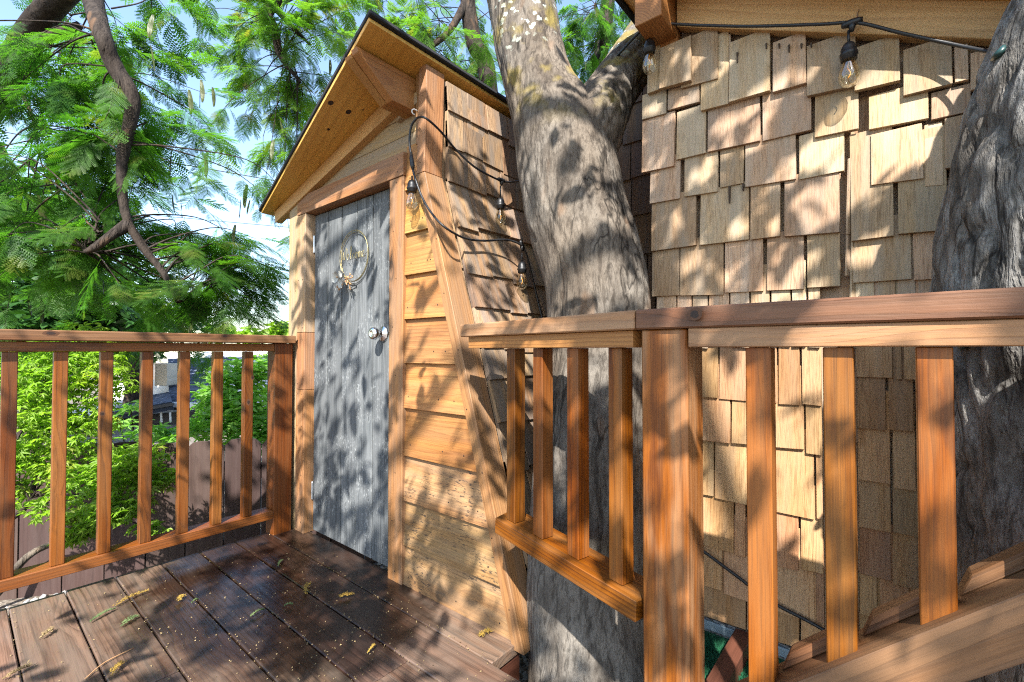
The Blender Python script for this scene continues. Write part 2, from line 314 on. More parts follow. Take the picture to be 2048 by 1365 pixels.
def tube_geo(pts, rad, seg=8, cap=True):
    pts = np.asarray(pts, float); n = len(pts); rad = np.broadcast_to(np.asarray(rad, float), (n,))
    T = np.gradient(pts, axis=0); T /= np.linalg.norm(T, axis=1)[:, None] + 1e-12
    nrm = np.cross(T[0], (0, 0, 1.0)); nrm = nrm if np.linalg.norm(nrm) > .05 else np.cross(T[0], (1.0, 0, 0)); nrm /= np.linalg.norm(nrm)
    V = []; a = np.linspace(0, 2 * np.pi, seg, endpoint=False)
    for i in range(n):
        nrm = nrm - T[i] * nrm.dot(T[i]); nrm /= np.linalg.norm(nrm); b = np.cross(T[i], nrm)
        V.append(pts[i] + rad[i] * (np.cos(a)[:, None] * nrm + np.sin(a)[:, None] * b))
    V = np.concatenate(V); Fc = []
    for i in range(n - 1):
        for k in range(seg):
            q = (k + 1) % seg; Fc.append((i * seg + k, i * seg + q, (i + 1) * seg + q, (i + 1) * seg + k))
    return V, Fc
def tube(name, parent, mat, pts, rad, seg=8, n=0, Mw=None):
    if n: pr = catmull([(*p, r) for p, r in zip(pts, np.broadcast_to(rad, (len(pts),)))], n); pts, rad = pr[:, :3], pr[:, 3]
    V, Fc = tube_geo(pts, rad, seg); m = len(V)
    Fc = list(Fc) + [tuple(range(seg))[::-1], tuple(range(m - seg, m))]
    if Mw is None:
        c = Vector(V.mean(axis=0)); V = V - np.array(c); Mw = Matrix.Translation(c)
    return mesh_obj(name, V, Fc, mat, parent, Mw, True)
def lathe(name, parent, mat, Mw, prof, seg=20):
    V = []; Fc = []; a = np.linspace(0, 2 * np.pi, seg, endpoint=False)
    for r, z in prof: V += [(r * math.cos(x), r * math.sin(x), z) for x in a]
    for i in range(len(prof) - 1):
        for k in range(seg):
            q = (k + 1) % seg; Fc.append((i * seg + k, i * seg + q, (i + 1) * seg + q, (i + 1) * seg + k))
    Fc += [tuple(range(seg))[::-1], tuple(range(len(V) - seg, len(V)))]
    return mesh_obj(name, V, Fc, mat, parent, Mw, True)
def bark_trunk(name, parent, mat, path, segs, step, amp, kx, kz, seed, bulge=.0):
    """path rows x,y,z,r ; relief = furrows carved into the surface"""
    P = catmull(path, 24); d = np.r_[0, np.cumsum(np.linalg.norm(np.diff(P[:, :3], axis=0), axis=1))]
    m = int(d[-1] / step); s = np.linspace(0, d[-1], m); P = np.stack([np.interp(s, d, P[:, k]) for k in range(4)], 1)
    T = np.gradient(P[:, :3], axis=0); T /= np.linalg.norm(T, axis=1)[:, None]
    nrm = np.array((1.0, 0, 0)); V = np.zeros((m, segs, 3)); a = np.linspace(0, 2 * np.pi, segs, endpoint=False)
    for i in range(m):
        nrm = nrm - T[i] * nrm.dot(T[i]); nrm /= np.linalg.norm(nrm); b = np.cross(T[i], nrm)
        for k in range(segs):
            dr = math.cos(a[k]) * nrm + math.sin(a[k]) * b; R0 = P[i, 3]
            q = Vector((dr[0] * R0 * kx + seed, dr[1] * R0 * kx, dr[2] * R0 * kx + s[i] * kz))
            w1 = mnoise.noise(q * .5); q2 = q + Vector((w1, w1 * .6, 0)) * .7
            f = 1 - abs(mnoise.noise(q2)) * 2; f = max(0, f) ** 3
            g = mnoise.noise(q * 3.1); lo = mnoise.noise(q * .16)
            V[i, k] = P[i, :3] + dr * (R0 * (1 + bulge * lo) - amp * f + amp * .45 * g)
    V = V.reshape(-1, 3); i, k = np.meshgrid(np.arange(m - 1), np.arange(segs), indexing='ij'); q = (k + 1) % segs
    Fc = np.stack([i * segs + k, i * segs + q, (i + 1) * segs + q, (i + 1) * segs + k], -1).reshape(-1, 4)
    return np_obj(name, V, Fc, mat, parent, None, True)

X, Y, Z = Vector((1, 0, 0)), Vector((0, 1, 0)), Vector((0, 0, 1))

# ------------------------------------------------------------------ ground and far setting
GZ = -.46
n_ = 60; gx = np.linspace(-60, 60, n_)
V = np.array([(x, y, GZ + .05 * mnoise.noise(Vector((x * .4, y * .4, 0)))) for x in gx for y in gx])
i, k = np.meshgrid(np.arange(n_ - 1), np.arange(n_ - 1), indexing='ij')
Fc = np.stack([i * n_ + k, (i + 1) * n_ + k, (i + 1) * n_ + k + 1, i * n_ + k + 1], -1).reshape(-1, 4)
tag(np_obj('ground', V, Fc, 'ground', smooth=True), kind='structure')

# ------------------------------------------------------------------ deck
deck = thing('deck', (0, 0, 0), 'dark reddish-brown board deck littered with small yellow blossoms', 'deck')
EDGE = 2.40
seams = [1.142, .998, .852, .708, .569, .419, .276, .131, -.014, -.159, -.304, -.449, -.594, -.739, -.884]
deck['kind'] = 'structure'; del deck['category']
joints = {1: None, 2: 1.10, 3: None, 4: None, 5: 1.56, 6: None, 7: None, 8: .9}
for n, (a, b) in enumerate(zip(seams[1:], seams[:-1])):
    y0 = -1.6 if n else .905
    spans = [(y0, EDGE)]
    if joints.get(n): spans = [(y0, joints[n] - .0015), (joints[n] + .0015, EDGE)]
    for (s0, s1) in spans:
        zj = random.uniform(-.0012, .0012); ed = random.uniform(-.004, .004) if s1 == EDGE else 0
        x0, x1 = a + .0024, b - .0024
        panel('deck_board', deck, 'deck', [(x0, s0, zj), (x1, s0, zj), (x1, s1 + ed, zj), (x0, s1 + ed, zj)], Y, Z, .036, 0, .003)
for y in (2.30, 1.5, .93, .3, -.6):
    board('joist', deck, 'darkbeam', (-.9, y, -.108), (1.135, y, -.108), Z, .14, .038)
board('deck_fascia', deck, 'darkbeam', (-.9, EDGE - .02, -.109), (1.09, EDGE - .02, -.109), Z, .135, .03)
for x, y in ((-.4, 2.27), (.95, 2.27), (.9, .2)):
    board('deck_post', deck, 'darkbeam', (x, y, GZ - .05), (x, y, -.18), X, .09, .09)
# ------------------------------------------------------------------ left railing
lr = thing('railing', (.3, 2.36, 0), 'straight reddish-brown railing along the left deck edge with seven balusters in view', 'railing')
board('cap_rail', lr, 'redcap', (-.9, 2.375, .951), (1.088, 2.375, .951), Y, .14, .038, .003)
board('sub_rail', lr, 'redwood', (-.9, 2.364, .911), (1.0, 2.364, .911), Y, .05, .036)
board('bottom_rail', lr, 'redwood', (-.9, 2.376, .099), (.998, 2.376, .099), Y, .082, .04)
panel('post', lr, 'redwood', [(1.001, 2.336, -.04), (1.086, 2.336, -.04), (1.086, 2.336, .931), (1.001, 2.336, .931)], Z, -Y, .087)
for x in (.887, .760, .632, .503, .377, .249, .122, -.005, -.132, -.259, -.386, -.513):
    board('baluster', lr, 'redwood', (x, 2.365, .1195), (x, 2.365, .8925), X, .038, .038)
# ------------------------------------------------------------------ right railing
rr = thing('railing', (.85, .33, 0), 'right deck railing with square post, turning from the hut wall to a sloping lower rail', 'railing')
A2, B2 = Vector((.99, 1.03, 0)), Vector((.838, .383, 0)); du = (B2 - A2).normalized(); dn = Vector((-du.y, du.x, 0)); dn = dn if dn.x > 0 else -dn
def s1(t, off, z): return A2 + du * t + dn * off + Z * z
LB = (B2 - A2).length
e2 = Vector((.83, 0, 0))
def quad(a, b, c, d, z): return [Vector((p.x, p.y, z)) for p in (a, b, c, d)]
Bi = s1(LB, 0, 0); Bo = s1(LB + .02, .14, 0)
panel('cap_rail', rr, 'balcap', quad(s1(.0, 0, 0), Vector((.8385, .389, 0)), Vector((.975, .389, 0)), s1(0.0, .14, 0), .977), du, Z, .038, 0, .003)
panel('cap_rail', rr, 'redcap', quad(Vector((.8365, .3865, 0)), Vector((.817, -1.1, 0)), Vector((.957, -1.1, 0)), Vector((.975, .3865, 0)), .977), -Y, Z, .038, 0, .003)
panel('sub_rail', rr, 'beam', quad(s1(.03, .012, 0), s1(LB - .02, .012, 0), s1(LB - .02, .05, 0), s1(.03, .05, 0), .9385), du, Z, .034)
panel('sub_rail', rr, 'balcap', quad(Vector((.840, .287, 0)), Vector((.832, -1.1, 0)), Vector((.870, -1.1, 0)), Vector((.878, .287, 0)), .9385), -Y, Z, .034)
panel('post', rr, 'redwood_post', [(.846, .291, -.2), (.846, .378, -.2), (.846, .378, .9385), (.846, .291, .9385)], Z, -X, .088, 0, .003)
zb = lambda t: .447 - .052 * t
panel('bottom_rail', rr, 'red_baluster', [s1(.178, .008, zb(.178)), s1(LB - .012, .008, zb(LB)), s1(LB - .012, .10, zb(LB)), s1(.15, .10, zb(.15))], du, Vector((0, 0, 1)) + du * .052, .042)
for tt, wd in ((.222, .0), (.335, 0), (.459, 0), (.585, 0)):
    panel('baluster', rr, 'red_baluster', [s1(tt - .018, .028, zb(tt - .018) + .0005), s1(tt + .018, .028, zb(tt + .018) + .0005), s1(tt + .018, .028, .904), s1(tt - .018, .028, .904)], Z, -dn, .037)
SL = .9; zt = lambda y: .441 + SL * (.068 - y)
sd = Vector((0, -1, SL)).normalized(); sn = Vector((0, SL, 1)).normalized()
p0 = Vector((.829, .285, zt(.285))); p1 = Vector((.829, -1.0, zt(-1.0)))
panel('bottom_rail', rr, 'redcap', [p0, p1, p1 + X * .094, p0 + X * .094], sd, sn, .062)
for y in (.177, .068, -.04, -.148, -.256):
    panel('baluster', rr, 'red_baluster', [(.853, y - .019, zt(y) + .012), (.853, y + .019, zt(y) - .020), (.853, y + .019, .904), (.853, y - .019, .904)], Z, -X, .037)
    a, b = y - .023, y - .092
    panel('filler_block', rr, 'redcap', [(.888, a, zt(a) + .001), (.888, b, zt(b) + .001), (.888, b - .012, zt(b) + .036), (.888, a - .012, zt(a) + .034)], sd, -X, .034)

# ------------------------------------------------------------------ hut with the grey door
XT, XD, XS = 1.105, 1.15, 1.128
hut = thing('playhouse', (1.13, 1.9, 0), 'small wooden hut with a grey plank door and a steep overhanging roof', 'hut')
FR = lambda n: -X
def onf(pts, x=XT): return [(x, y, z) for y, z in pts]
roofz = lambda y: 1.645 + .2565 * (2.58 - y)
FK = (1.33 - .885) / 1.56
def cornY(z): return 1.335 if z > 1.56 else .885 + FK * z
# body behind the cladding
panel('front_wall', hut, 'oldpale', onf([(2.42, 0), (1.34, 0), (1.34, 1.94), (2.42, 1.66)], 1.19), Z, -X, .03, 0, 0)
panel('side_wall', hut, 'shingle_old', [(1.16, .901, -.05), (3.4, .901, -.05), (3.4, 1.346, 1.56), (1.16, 1.346, 1.56)], Z, (0, -1, FK), .02, 0, 0)
panel('side_wall', hut, 'shingle_old', [(1.16, 1.346, 1.56), (3.4, 1.346, 1.56), (3.4, 1.346, 1.95), (1.16, 1.346, 1.95)], Z, -Y, .02, 0, 0)
panel('side_wall', hut, 'oldpale', [(1.2, 2.40, -.05), (3.4, 2.40, -.05), (3.4, 2.40, 1.66), (1.2, 2.40, 1.66)], X, Y, .02, 0, 0)
panel('back_wall', hut, 'oldpale', [(3.4, 2.4, -.05), (3.4, .93, -.05), (3.4, 1.37, 1.95), (3.4, 2.4, 1.66)], Z, X, .02, 0, 0)
# door casing
tb = lambda nm, pts, mat='trim', t=.075, x=XT, ux=Z: panel(nm, hut, mat, onf(pts, x), ux, -X, t)
tb('trim_board', [(2.335, -.002), (2.425, -.002), (2.425, 1.668), (2.335, 1.668)], 'oldpale')
tb('trim_board', [(2.247, -.002), (2.333, -.002), (2.333, .70), (2.247, .70)], 'trim', .075, XT - .002)
tb('trim_board', [(2.247, .702), (2.333, .702), (2.333, .985), (2.247, .985)], 'trim', .075, XT - .002)
tb('trim_board', [(2.247, .987), (2.333, .987), (2.333, 1.578), (2.247, 1.578)], 'oldpale', .075, XT - .002)
tb('head_trim', [(1.465, 1.58), (2.334, 1.58), (2.334, 1.672), (1.465, 1.672)], 'trim', .075, XT - .003, Y)
tb('trim_board', [(1.467, -.002), (1.556, -.002), (1.556, 1.578), (1.467, 1.578)], 'trim', .04)
# gable
gl = lambda z_: 1.42 + (1.90 - z_) * (2.43 - 1.42) / (1.90 - 1.674)
for z0, z1 in ((1.674, 1.748), (1.748, 1.822), (1.822, 1.90)):
    panel('gable_board', hut, 'oldpale', onf([(1.40, z0 + .001), (gl(z0), z0 + .001), (gl(z1 - .001), z1 - .001), (1.40, z1 - .001)], XT + .022 + random.uniform(-.001, .002)), Y, -X, .015, 0, .001)
panel('rake_board', hut, 'pale', onf([(2.58, 1.645), (2.565, 1.585), (1.432, 1.868), (1.515, 1.918)], XT - .012), (0, -1, .25), -X, .036)
panel('gable_block', hut, 'oldpale', onf([(1.52, 1.806), (1.39, 1.838), (1.392, 1.882), (1.432, 1.866)], XT), (0, -1, .25), -X, .03)
panel('gable_strip', hut, 'trim', onf([(1.374, 1.68), (1.398, 1.68), (1.398, 1.95), (1.374, 1.95)], XT + .004), Z, -X, .03)
# front cladding right of the door
zs = [(-.012, .149, 'siding_spot'), (.149, .319, 'siding_spot'), (.319, .492, 'siding_spot'), (.492, .675, 'siding'), (.675, .849, 'siding'), (.849, 1.018, 'siding'),
      (1.018, 1.188, 'siding'), (1.188, 1.351, 'siding'), (1.351, 1.52, 'siding'), (1.52, 1.68, 'siding')]
for z0, z1, mt in zs:
    zt1 = z1 + .02
    pts = onf([(1.475, z0), (cornY(z0) + .03, z0), (cornY(zt1) + .03, zt1), (1.475, zt1)], XS)
    panel('siding_board', hut, mt, pts, Y, -X, .008, 0, .0012, [.016, .016, .001, .001])
# corner boards
panel('corner_board', hut, 'trim', onf([(1.337, 1.562), (1.382, 1.562), (1.368, 1.972), (1.325, 1.958)], XT - .004), Z, -X, .088)
panel('corner_board', hut, 'trim', onf([(.868, -.016), (.914, -.016), (1.38, 1.56), (1.335, 1.56)], XT - .004), (0, .29, 1), -X, .09)
# side shingles: courses along X on the flared wall, then on the upright part
def side_pt(x, s, out=0.0):
    ln = math.hypot(1.56, 1.33 - .885); k = min(s, ln) / ln
    if s <= ln: return Vector((x, .885 + (1.33 - .885) * k, 1.56 * k))
    return Vector((x, 1.33, 1.56 + s - ln))
svals = [0, .17, .33, .50, .66, .82, .93, 1.08, 1.22, 1.42, 1.605, 1.74, 1.88]
ln = math.hypot(1.56, 1.33 - .885); rs = random.Random(5)
for ci, s0 in enumerate(svals):
    x = 1.1925
    while x < 2.95:
        wd = rs.uniform(.075, .15) if x < 1.9 else rs.uniform(.14, .22)
        x1 = x + wd; top = s0 + .21; sb = s0 + rs.choice([-.012, 0, 0, .006, .01])
        up_ = s0 >= ln - .02; jt = rs.uniform(-.004, .004)
        if not up_: top = min(top, ln)
        else: top = min(s0 + .24, ln + .375)
        if top - sb < .05: x = x1; continue
        nrm = Vector((0, -1, 0)) if up_ else Vector((0, -1.56, .445)).normalized()
        ux_ = Vector((0, 0, 1)) if up_ else Vector((0, .445, 1.56)).normalized()
        pts = [side_pt(x + .002, sb), side_pt(x1 - .002, sb + jt), side_pt(x1 - .002, top), side_pt(x + .002, top)]
        if up_: pts = [p + Vector((0, 0, 0)) for p in pts]
        panel('shingle', hut, 'shingle_old', [p + nrm * .008 for p in pts], ux_, nrm, .010, .004, .001, [.014, .014, .0, .0])
        x = x1
panel('shingle', hut, 'shingle_old', [(1.30, 1.306, 1.775), (1.40, 1.306, 1.78), (1.40, 1.315, 1.93), (1.30, 1.315, 1.93)], Z, -Y, .009, 0, .001)
# roof: plywood deck, asphalt layer, beam under the high edge
rp = lambda x, y, dz=0: Vector((x, y, roofz(y) + dz))
rn = Vector((0, .2565, 1)).normalized()
panel('roof_sheathing', hut, 'ply', [rp(.848, 1.312, .016), rp(1.045, 2.625, .016), rp(3.5, 2.625, .016), rp(3.5, 1.312, .016)], (.15, 1, -.25), rn, .015, 0, .001)
panel('roof_covering', hut, 'asphalt_dark', [rp(.842, 1.300, .034), rp(1.038, 2.645, .034), rp(3.5, 2.645, .034), rp(3.5, 1.300, .034)], (.15, 1, -.25), rn, .0175, 0, .003)
by = 1.43
bz = roofz(by)
panel('roof_beam', hut, 'beam', [(.862, by - .025, bz - .002), (1.24, by - .025, bz - .002), (1.24, by - .025, bz - .128), (1.01, by - .025, bz - .128), (.868, by - .025, bz - .018)], X, -Y, .038)
panel('roof_beam', hut, 'beam', [(.862, by + .015, bz - .013), (1.24, by + .015, bz - .013), (1.24, by + .015, bz - .128), (1.01, by + .015, bz - .128), (.868, by + .015, bz - .024)], X, -Y, .038)
for y_, z_ in ((1.377, 1.80),):
    tube('cup_hook', hut, 'white', [(1.10, y_, z_), (1.085, y_, z_), (1.075, y_, z_ - .008), (1.078, y_, z_ - .018), (1.088, y_, z_ - .02)], .0022, 6, 4)
# door
door = panel('door', hut, 'darkwall', onf([(1.618, .004), (2.244, .004), (2.244, 1.574), (1.618, 1.574)], XD + .018), Z, -X, .014, 0, .0005)
yy = [1.618, 1.735, 1.862, 1.99, 2.117, 2.244]
for a, b in zip(yy[:-1], yy[1:]):
    rp_ = random.uniform(-.0015, .0015); panel('plank', door, 'door', onf([(a + .0030, .006), (b - .0030, .006), (b - .0030, 1.573), (a + .0030, 1.573)], XD + rp_), Z, -X, .0155, 0, .0025)
for z_ in (1.43, .2):
    hb = board('hinge', door, 'zinc', (XD - .004, 2.243, z_ - .045), (XD - .004, 2.243, z_ + .045), X, .010, .010, .003)
kc = on(768, 668, 0, XD)
lathe('door_knob', door, 'chrome', frame(kc + Vector((-.0005, 0, 0)), Y, -X), [(.0335, 0), (.0335, .004), (.030, .009), (.016, .012), (.0125, .020), (.0125, .028), (.020, .034), (.0255, .042), (.0265, .050), (.024, .058), (.018, .0625), (.012, .0615), (.006, .0610)], 28)
def nails(parent, mat, pts, n, r=.0026):
    V = []; Fs = []
    for p_ in pts:
        p_ = Vector(p_); a = n.orthogonal().normalized(); b = n.cross(a); k = len(V); V.append(p_ + n * .0011); V += [p_ + (a * math.cos(t) + b * math.sin(t)) * r + n * .0004 for t in np.linspace(0, 6.283, 7)[:-1]]
        Fs += [(k, k + 1 + i_, k + 1 + (i_ + 1) % 6) for i_ in range(6)]
    o = mesh_obj('nail_heads', V, Fs, mat, parent); o['kind'] = 'stuff'; return o
MAT['rust'] = simple('rusty_nail', (.03, .02, .015), .6, .3, 60)
NP = [(XT - .0035, y_, z_) for y_ in (2.315, 2.27) for z_ in (.05, .28, .52, .68, .73, .95, 1.01, 1.25, 1.54)] + [(XT - .0005, y_, z_) for y_ in (2.35, 2.41) for z_ in (.1, .5, .9, 1.2, 1.62)]
NP += [(XT - .0035, y_, z_) for y_ in (2.30, 1.95, 1.5) for z_ in (1.60, 1.65)] + [(XT - .0005, 1.51 + .02 * (k_ % 2), .04 + .19 * k_) for k_ in range(9)]
nails(hut, 'rust', NP, -X)
SP = []
for z0, z1, mt in zs:
    for y_ in (1.44, (1.44 + cornY(z0)) / 2 + .01, cornY(z1) + .055):
        if random.random() < .8: SP.append((XS - .0125, y_ + random.uniform(-.01, .01), z0 + .045))
nails(hut, 'rust', SP, -X, .0032)
nails(hut, 'rust', [(XT - .0045, cornY(.1 + .2 * k_) + .012 + .015 * (k_ % 2), .1 + .2 * k_) for k_ in range(7)] + [(XT - .0045, 1.36, 1.6), (XT - .0045, 1.35, 1.9)], -X)
# ------------------------------------------------------------------ hoop wreath on the door
wc = on(707, 512, 0, XD - .014); WR = .114
wr = thing('wreath', wc, 'thin gold hoop wreath with Welcome lettering and pale dried flowers on the grey door', 'wreath')
aa = np.linspace(0, 2 * np.pi, 49)
tube('hoop', wr, 'gold', [wc + Vector((0, WR * math.cos(a), WR * math.sin(a))) for a in aa], .0018, 6)
tube('hoop', wr, 'gold', [wc + Vector((.006, (WR - .003) * math.cos(a) + .002, (WR - .003) * math.sin(a) - .003)) for a in aa], .0016, 6)
tube('hanging_cord', wr, 'gold', [wc + Vector((0, 0, WR)), wc + Vector((.010, 0, WR + .004)), wc + Vector((.0125, 0, WR + .012))], .001, 5)
def stroke(pl): return pl
cur = {  # cursive strokes, x right, y up, letter x-height 1
 'W': [(-.1, 1.9), (.1, 1.6), (.3, .1), (.7, 1.5), (1.0, .1), (1.5, 1.9), (1.75, 1.6)], 'e': [(0, .35), (.45, .6), (.5, .95), (.25, 1.0), (.1, .55), (.25, .05), (.6, .1), (.8, .35)],
 'l': [(0, .3), (.4, 1.1), (.5, 2.0), (.3, 2.1), (.2, 1.3), (.3, .15), (.6, .1), (.75, .35)], 'c': [(0, .3), (.15, .8), (.4, 1.0), (.55, .85), (.35, 1.0), (.12, .55), (.3, .05), (.6, .1), (.75, .35)],
 'o': [(0, .4), (.2, .9), (.45, 1.0), (.6, .6), (.4, .05), (.15, .25), (.2, .8), (.5, .95), (.85, .8)], 'm': [(0, .8), (.12, .95), (.15, .05), (.35, .95), (.5, .85), (.52, .05), (.75, .95), (.9, .85), (.92, .1), (1.1, .3)]}
adv = {'W': 1.7, 'e': .78, 'l': .72, 'c': .72, 'o': .82, 'm': 1.08}
xw = 0; pts = []
for ch in 'Welcome':
    pts += [(xw + x, y) for x, y in cur[ch]]; xw += adv[ch]
sc = .196 / xw
LP = [wc + Vector((-.002, (.102 - x * sc), .004 + (y - .7) * sc * .95)) for x, y in pts]
LP = [wc + Vector((-.002, .113, .004))] + LP + [wc + Vector((-.002, -.112, .006))]
tube('lettering', wr, 'gold', LP, .0012, 5, 5)
rf = random.Random(3); fc = on(690, 560, 0, XD - .02)
def petal(c, dirv, ln_, wd, cup):
    dirv = dirv.normalized(); sidev = dirv.cross(-X).normalized(); V = []; Fs = []
    for i_ in range(6):
        t = i_ / 5; w_ = wd * math.sin(math.pi * min(1, .12 + .80 * t)) ** .8
        for j_ in (-1, 0, 1): V.append(c + dirv * ln_ * t + sidev * w_ * j_ * .5 + (-X) * (cup * t * t * .6 + abs(j_) * .006 + .003 * rf.uniform(-1, 1)))
    for i_ in range(5):
        for j_ in range(2): a = i_ * 3 + j_; Fs.append((a, a + 1, a + 4, a + 3))
    return V, Fs
for (oy, oz, sz) in ((.030, .010, .72), (-.010, -.018, .66), (-.004, .022, .5)):
    V = []; Fs = []
    for k_ in range(7):
        a = k_ / 7 * 6.283 + rf.uniform(-.2, .2); d = Vector((-.55, math.cos(a), math.sin(a)))
        v, f = petal(fc + Vector((-.006, oy, oz)), d, .042 * sz, .036 * sz, .012); b = len(V); V += v; Fs += [tuple(q + b for q in ff) for ff in f]
    cc = fc + Vector((0, oy, oz))
    mesh_obj('dried_flower', [v - cc for v in V], Fs, 'petal', wr, Matrix.Translation(cc), True)
for k_ in range(16):
    a = rf.uniform(-.9, .7) if k_ < 11 else rf.uniform(2.6, 4.4); ln_ = rf.uniform(.04, .075); d = Vector((rf.uniform(-.5, -.1), -math.cos(a), math.sin(a) - .2)).normalized()
    b0 = fc + Vector((-.004, -.02, 0)); mid = b0 + d * ln_ * .5 + Vector((-.004, rf.uniform(-.01, .01), rf.uniform(-.01, .01)))
    tube('dried_twig', wr, 'twig', [b0, mid, b0 + d * ln_, b0 + d * ln_ * .92 + Vector((0, .006, .008))], [.0012, .0012, .003, .0015], 5, 3)

# ------------------------------------------------------------------ shingled hut on the right
XB = 1.5
hb_ = thing('shingled_playhouse', (1.6, .2, .05), 'tall shingle-clad hut wall between the two tree trunks, under a sloping plywood eave', 'hut')
rb = lambda y: 2.028 + .505 * (y - .521)
nB = Vector((0, -.505, 1)).normalized()
panel('front_wall', hb_, 'shingle', [(XB + .02, .62, .06), (XB + .02, -1.3, .06), (XB + .02, -1.3, rb(-1.3)), (XB + .02, .62, rb(.62))], Z, -X, .02, 0, 0)
panel('side_wall', hb_, 'shingle_old', [(XB + .03, .615, .06), (3.2, .615, .06), (3.2, .615, rb(.615)), (XB + .03, .615, rb(.615))], Z, Y, .02, 0, 0)
panel('rear_wall', hb_, 'shingle_shaded', [(2.12, 1.36, 0), (2.12, .60, 0), (2.12, .60, 2.24), (2.12, 1.36, 2.24)], Z, -X, .02, 0, 0)
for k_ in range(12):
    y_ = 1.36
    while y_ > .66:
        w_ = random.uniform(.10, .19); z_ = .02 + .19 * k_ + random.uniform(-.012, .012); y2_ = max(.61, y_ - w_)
        panel('shingle', hb_, 'shingle_shaded', [(2.112, y_ - .002, z_), (2.112, y2_ + .002, z_), (2.112, y2_ + .002, min(2.235, z_ + .24)), (2.112, y_ - .002, min(2.235, z_ + .24))], Z, -X, .008, .004, .0008, [.013, .013, 0, 0]); y_ = y2_
panel('roof_sheathing', hb_, 'ply', [(1.36, .73, rb(.73) + .016), (3.2, .73, rb(.73) + .016), (3.2, -1.5, rb(-1.5) + .016), (1.36, -1.5, rb(-1.5) + .016)], Y, nB, .015, 0, .001)
panel('roof_covering', hb_, 'asphalt_dark', [(1.35, .745, rb(.745) + .045), (3.2, .745, rb(.745) + .045), (3.2, -1.5, rb(-1.5) + .045), (1.35, -1.5, rb(-1.5) + .045)], Y, nB, .028, 0, .003)
panel('eave_trim', hb_, 'asphalt_dark', [(1.35, .742, rb(.742) - .02), (3.2, .742, rb(.742) - .02), (3.2, .742, rb(.742) + .012), (1.35, .742, rb(.742) + .012)], X, Y, .02, 0, .002)
panel('rake_board', hb_, 'pale', [(1.462, .528, rb(.528) - .096), (1.462, -1.3, rb(-1.3) - .072), (1.462, -1.3, rb(-1.3)), (1.462, .528, rb(.528))], (0, -1, -.505), -X, .037)
board('roof_beam', hb_, 'beam', (1.345, .575, rb(.575) - .085), (1.6, .575, rb(.575) - .085), Y, .085, .12)
panel('corner_board', hb_, 'beam', [(1.478, .532, 1.80), (1.478, .615, 1.80), (1.478, .615, 2.03), (1.478, .532, 2.0)], Z, -X, .02)
rs = random.Random(21)
def shing(y0, y1, z0, z1, top, proud=0.0, mt='shingle', tilt=0.0, top1=None):
    """bottom edge (y0,z0)-(y1,z1); tucked under the course above"""
    x = XB - .004 - proud
    L_ = max(.05, top - (z0 + z1) / 2); e = .012 * min(1, L_ / .2)
    j1, j2 = rs.uniform(-.0015, .0015), rs.uniform(-.0015, .0015); e += rs.uniform(-.001, .002)
    panel('shingle', hb_, mt, [(x, y0 - .0015 + j1, z0), (x, y1 + .0015 + j2, z1), (x, y1 + .0015, top1 or top), (x, y0 - .0015, top)], Z, -X, .0075, .0045, .0008, [e, e + tilt, 0, 0])
def tr(u, v, ox, oy, k): return on(ox + u / k, oy + v / k, 0, XB - .012)
def traced(lst, ox, oy, k, fl=0.0):
    for q in lst:
        xl, yl, xr, yr, yt = q[:5]; pr = q[5] if len(q) > 5 else 0.0
        a = tr(xl, yl, ox, oy, k); b = tr(xr, yr, ox, oy, k); c = tr((xl + xr) / 2, yt, ox, oy, k)
        zt_ = max(c.z, (a.z + b.z) / 2 + .06)
        lim = lambda y: rb(y) - .06
        shing(a.y, b.y, a.z, b.z, min(zt_, lim(a.y)), pr + fl, top1=min(zt_, lim(b.y)))
# upper left: traced course by course
T5 = (1280, 60, 2.436)
traced([(12, 445, 135, 412, 300), (138, 400, 295, 357, 240), (302, 405, 440, 370, 30), (392, 380, 448, 365, 30, -.002)], *T5, fl=.008)
traced([(45, 325, 107, 302, 60), (205, 298, 388, 250, 20), (442, 367, 643, 310, 30), (650, 318, 815, 272, 40), (815, 338, 1058, 285, 45)], *T5, fl=.013)
traced([(110, 310, 265, 268, 75, .008)], *T5, fl=.020)
traced([(12, 703, 176, 668, 420), (181, 640, 327, 605, 380), (331, 603, 589, 548, 330), (597, 550, 841, 492, 270), (853, 532, 1072, 487, 280)], *T5, fl=.006)
traced([(52, 852, 202, 825, 620), (217, 818, 385, 792, 590), (390, 775, 512, 750, 540, -.002), (513, 772, 764, 732, 500), (775, 735, 1002, 690, 490)], *T5, fl=.005)
traced([(58, 1083, 279, 1053, 800), (297, 1053, 537, 1025, 760), (540, 1027, 690, 1008, 720), (705, 1012, 978, 990, 690)], *T5, fl=.006)
traced([(60, 1302, 196, 1295, 1030), (198, 1297, 412, 1293, 1010), (414, 1283, 604, 1275, 985), (620, 1273, 805, 1265, 980), (815, 1260, 982, 1250, 960)], *T5, fl=.004)
T6 = (1180, 0, 2.359)
traced([(1250, 445, 1466, 395, 200), (1478, 468, 1712, 410, 210), (1715, 405, 1787, 388, 225), (1792, 440, 1990, 395, 235)], *T6, fl=.014)
traced([(1315, 620, 1602, 565, 420), (1608, 573, 1800, 530, 420), (1806, 560, 2000, 520, 400)], *T6, fl=.008)
T8 = (1620, 240, 3.103)
traced([(250, 760, 525, 725, 60), (548, 715, 860, 688, 60), (870, 700, 1000, 690, 60)], *T8, fl=.004)
traced([(378, 415, 705, 372, 60), (835, 312, 1000, 300, -20), (710, 420, 832, 410, 20, -.006)], *T8, fl=.009)
traced([(258, 1015, 634, 990, 600), (638, 997, 845, 985, 590), (850, 1010, 1000, 1000, 600)], *T8, fl=.0)
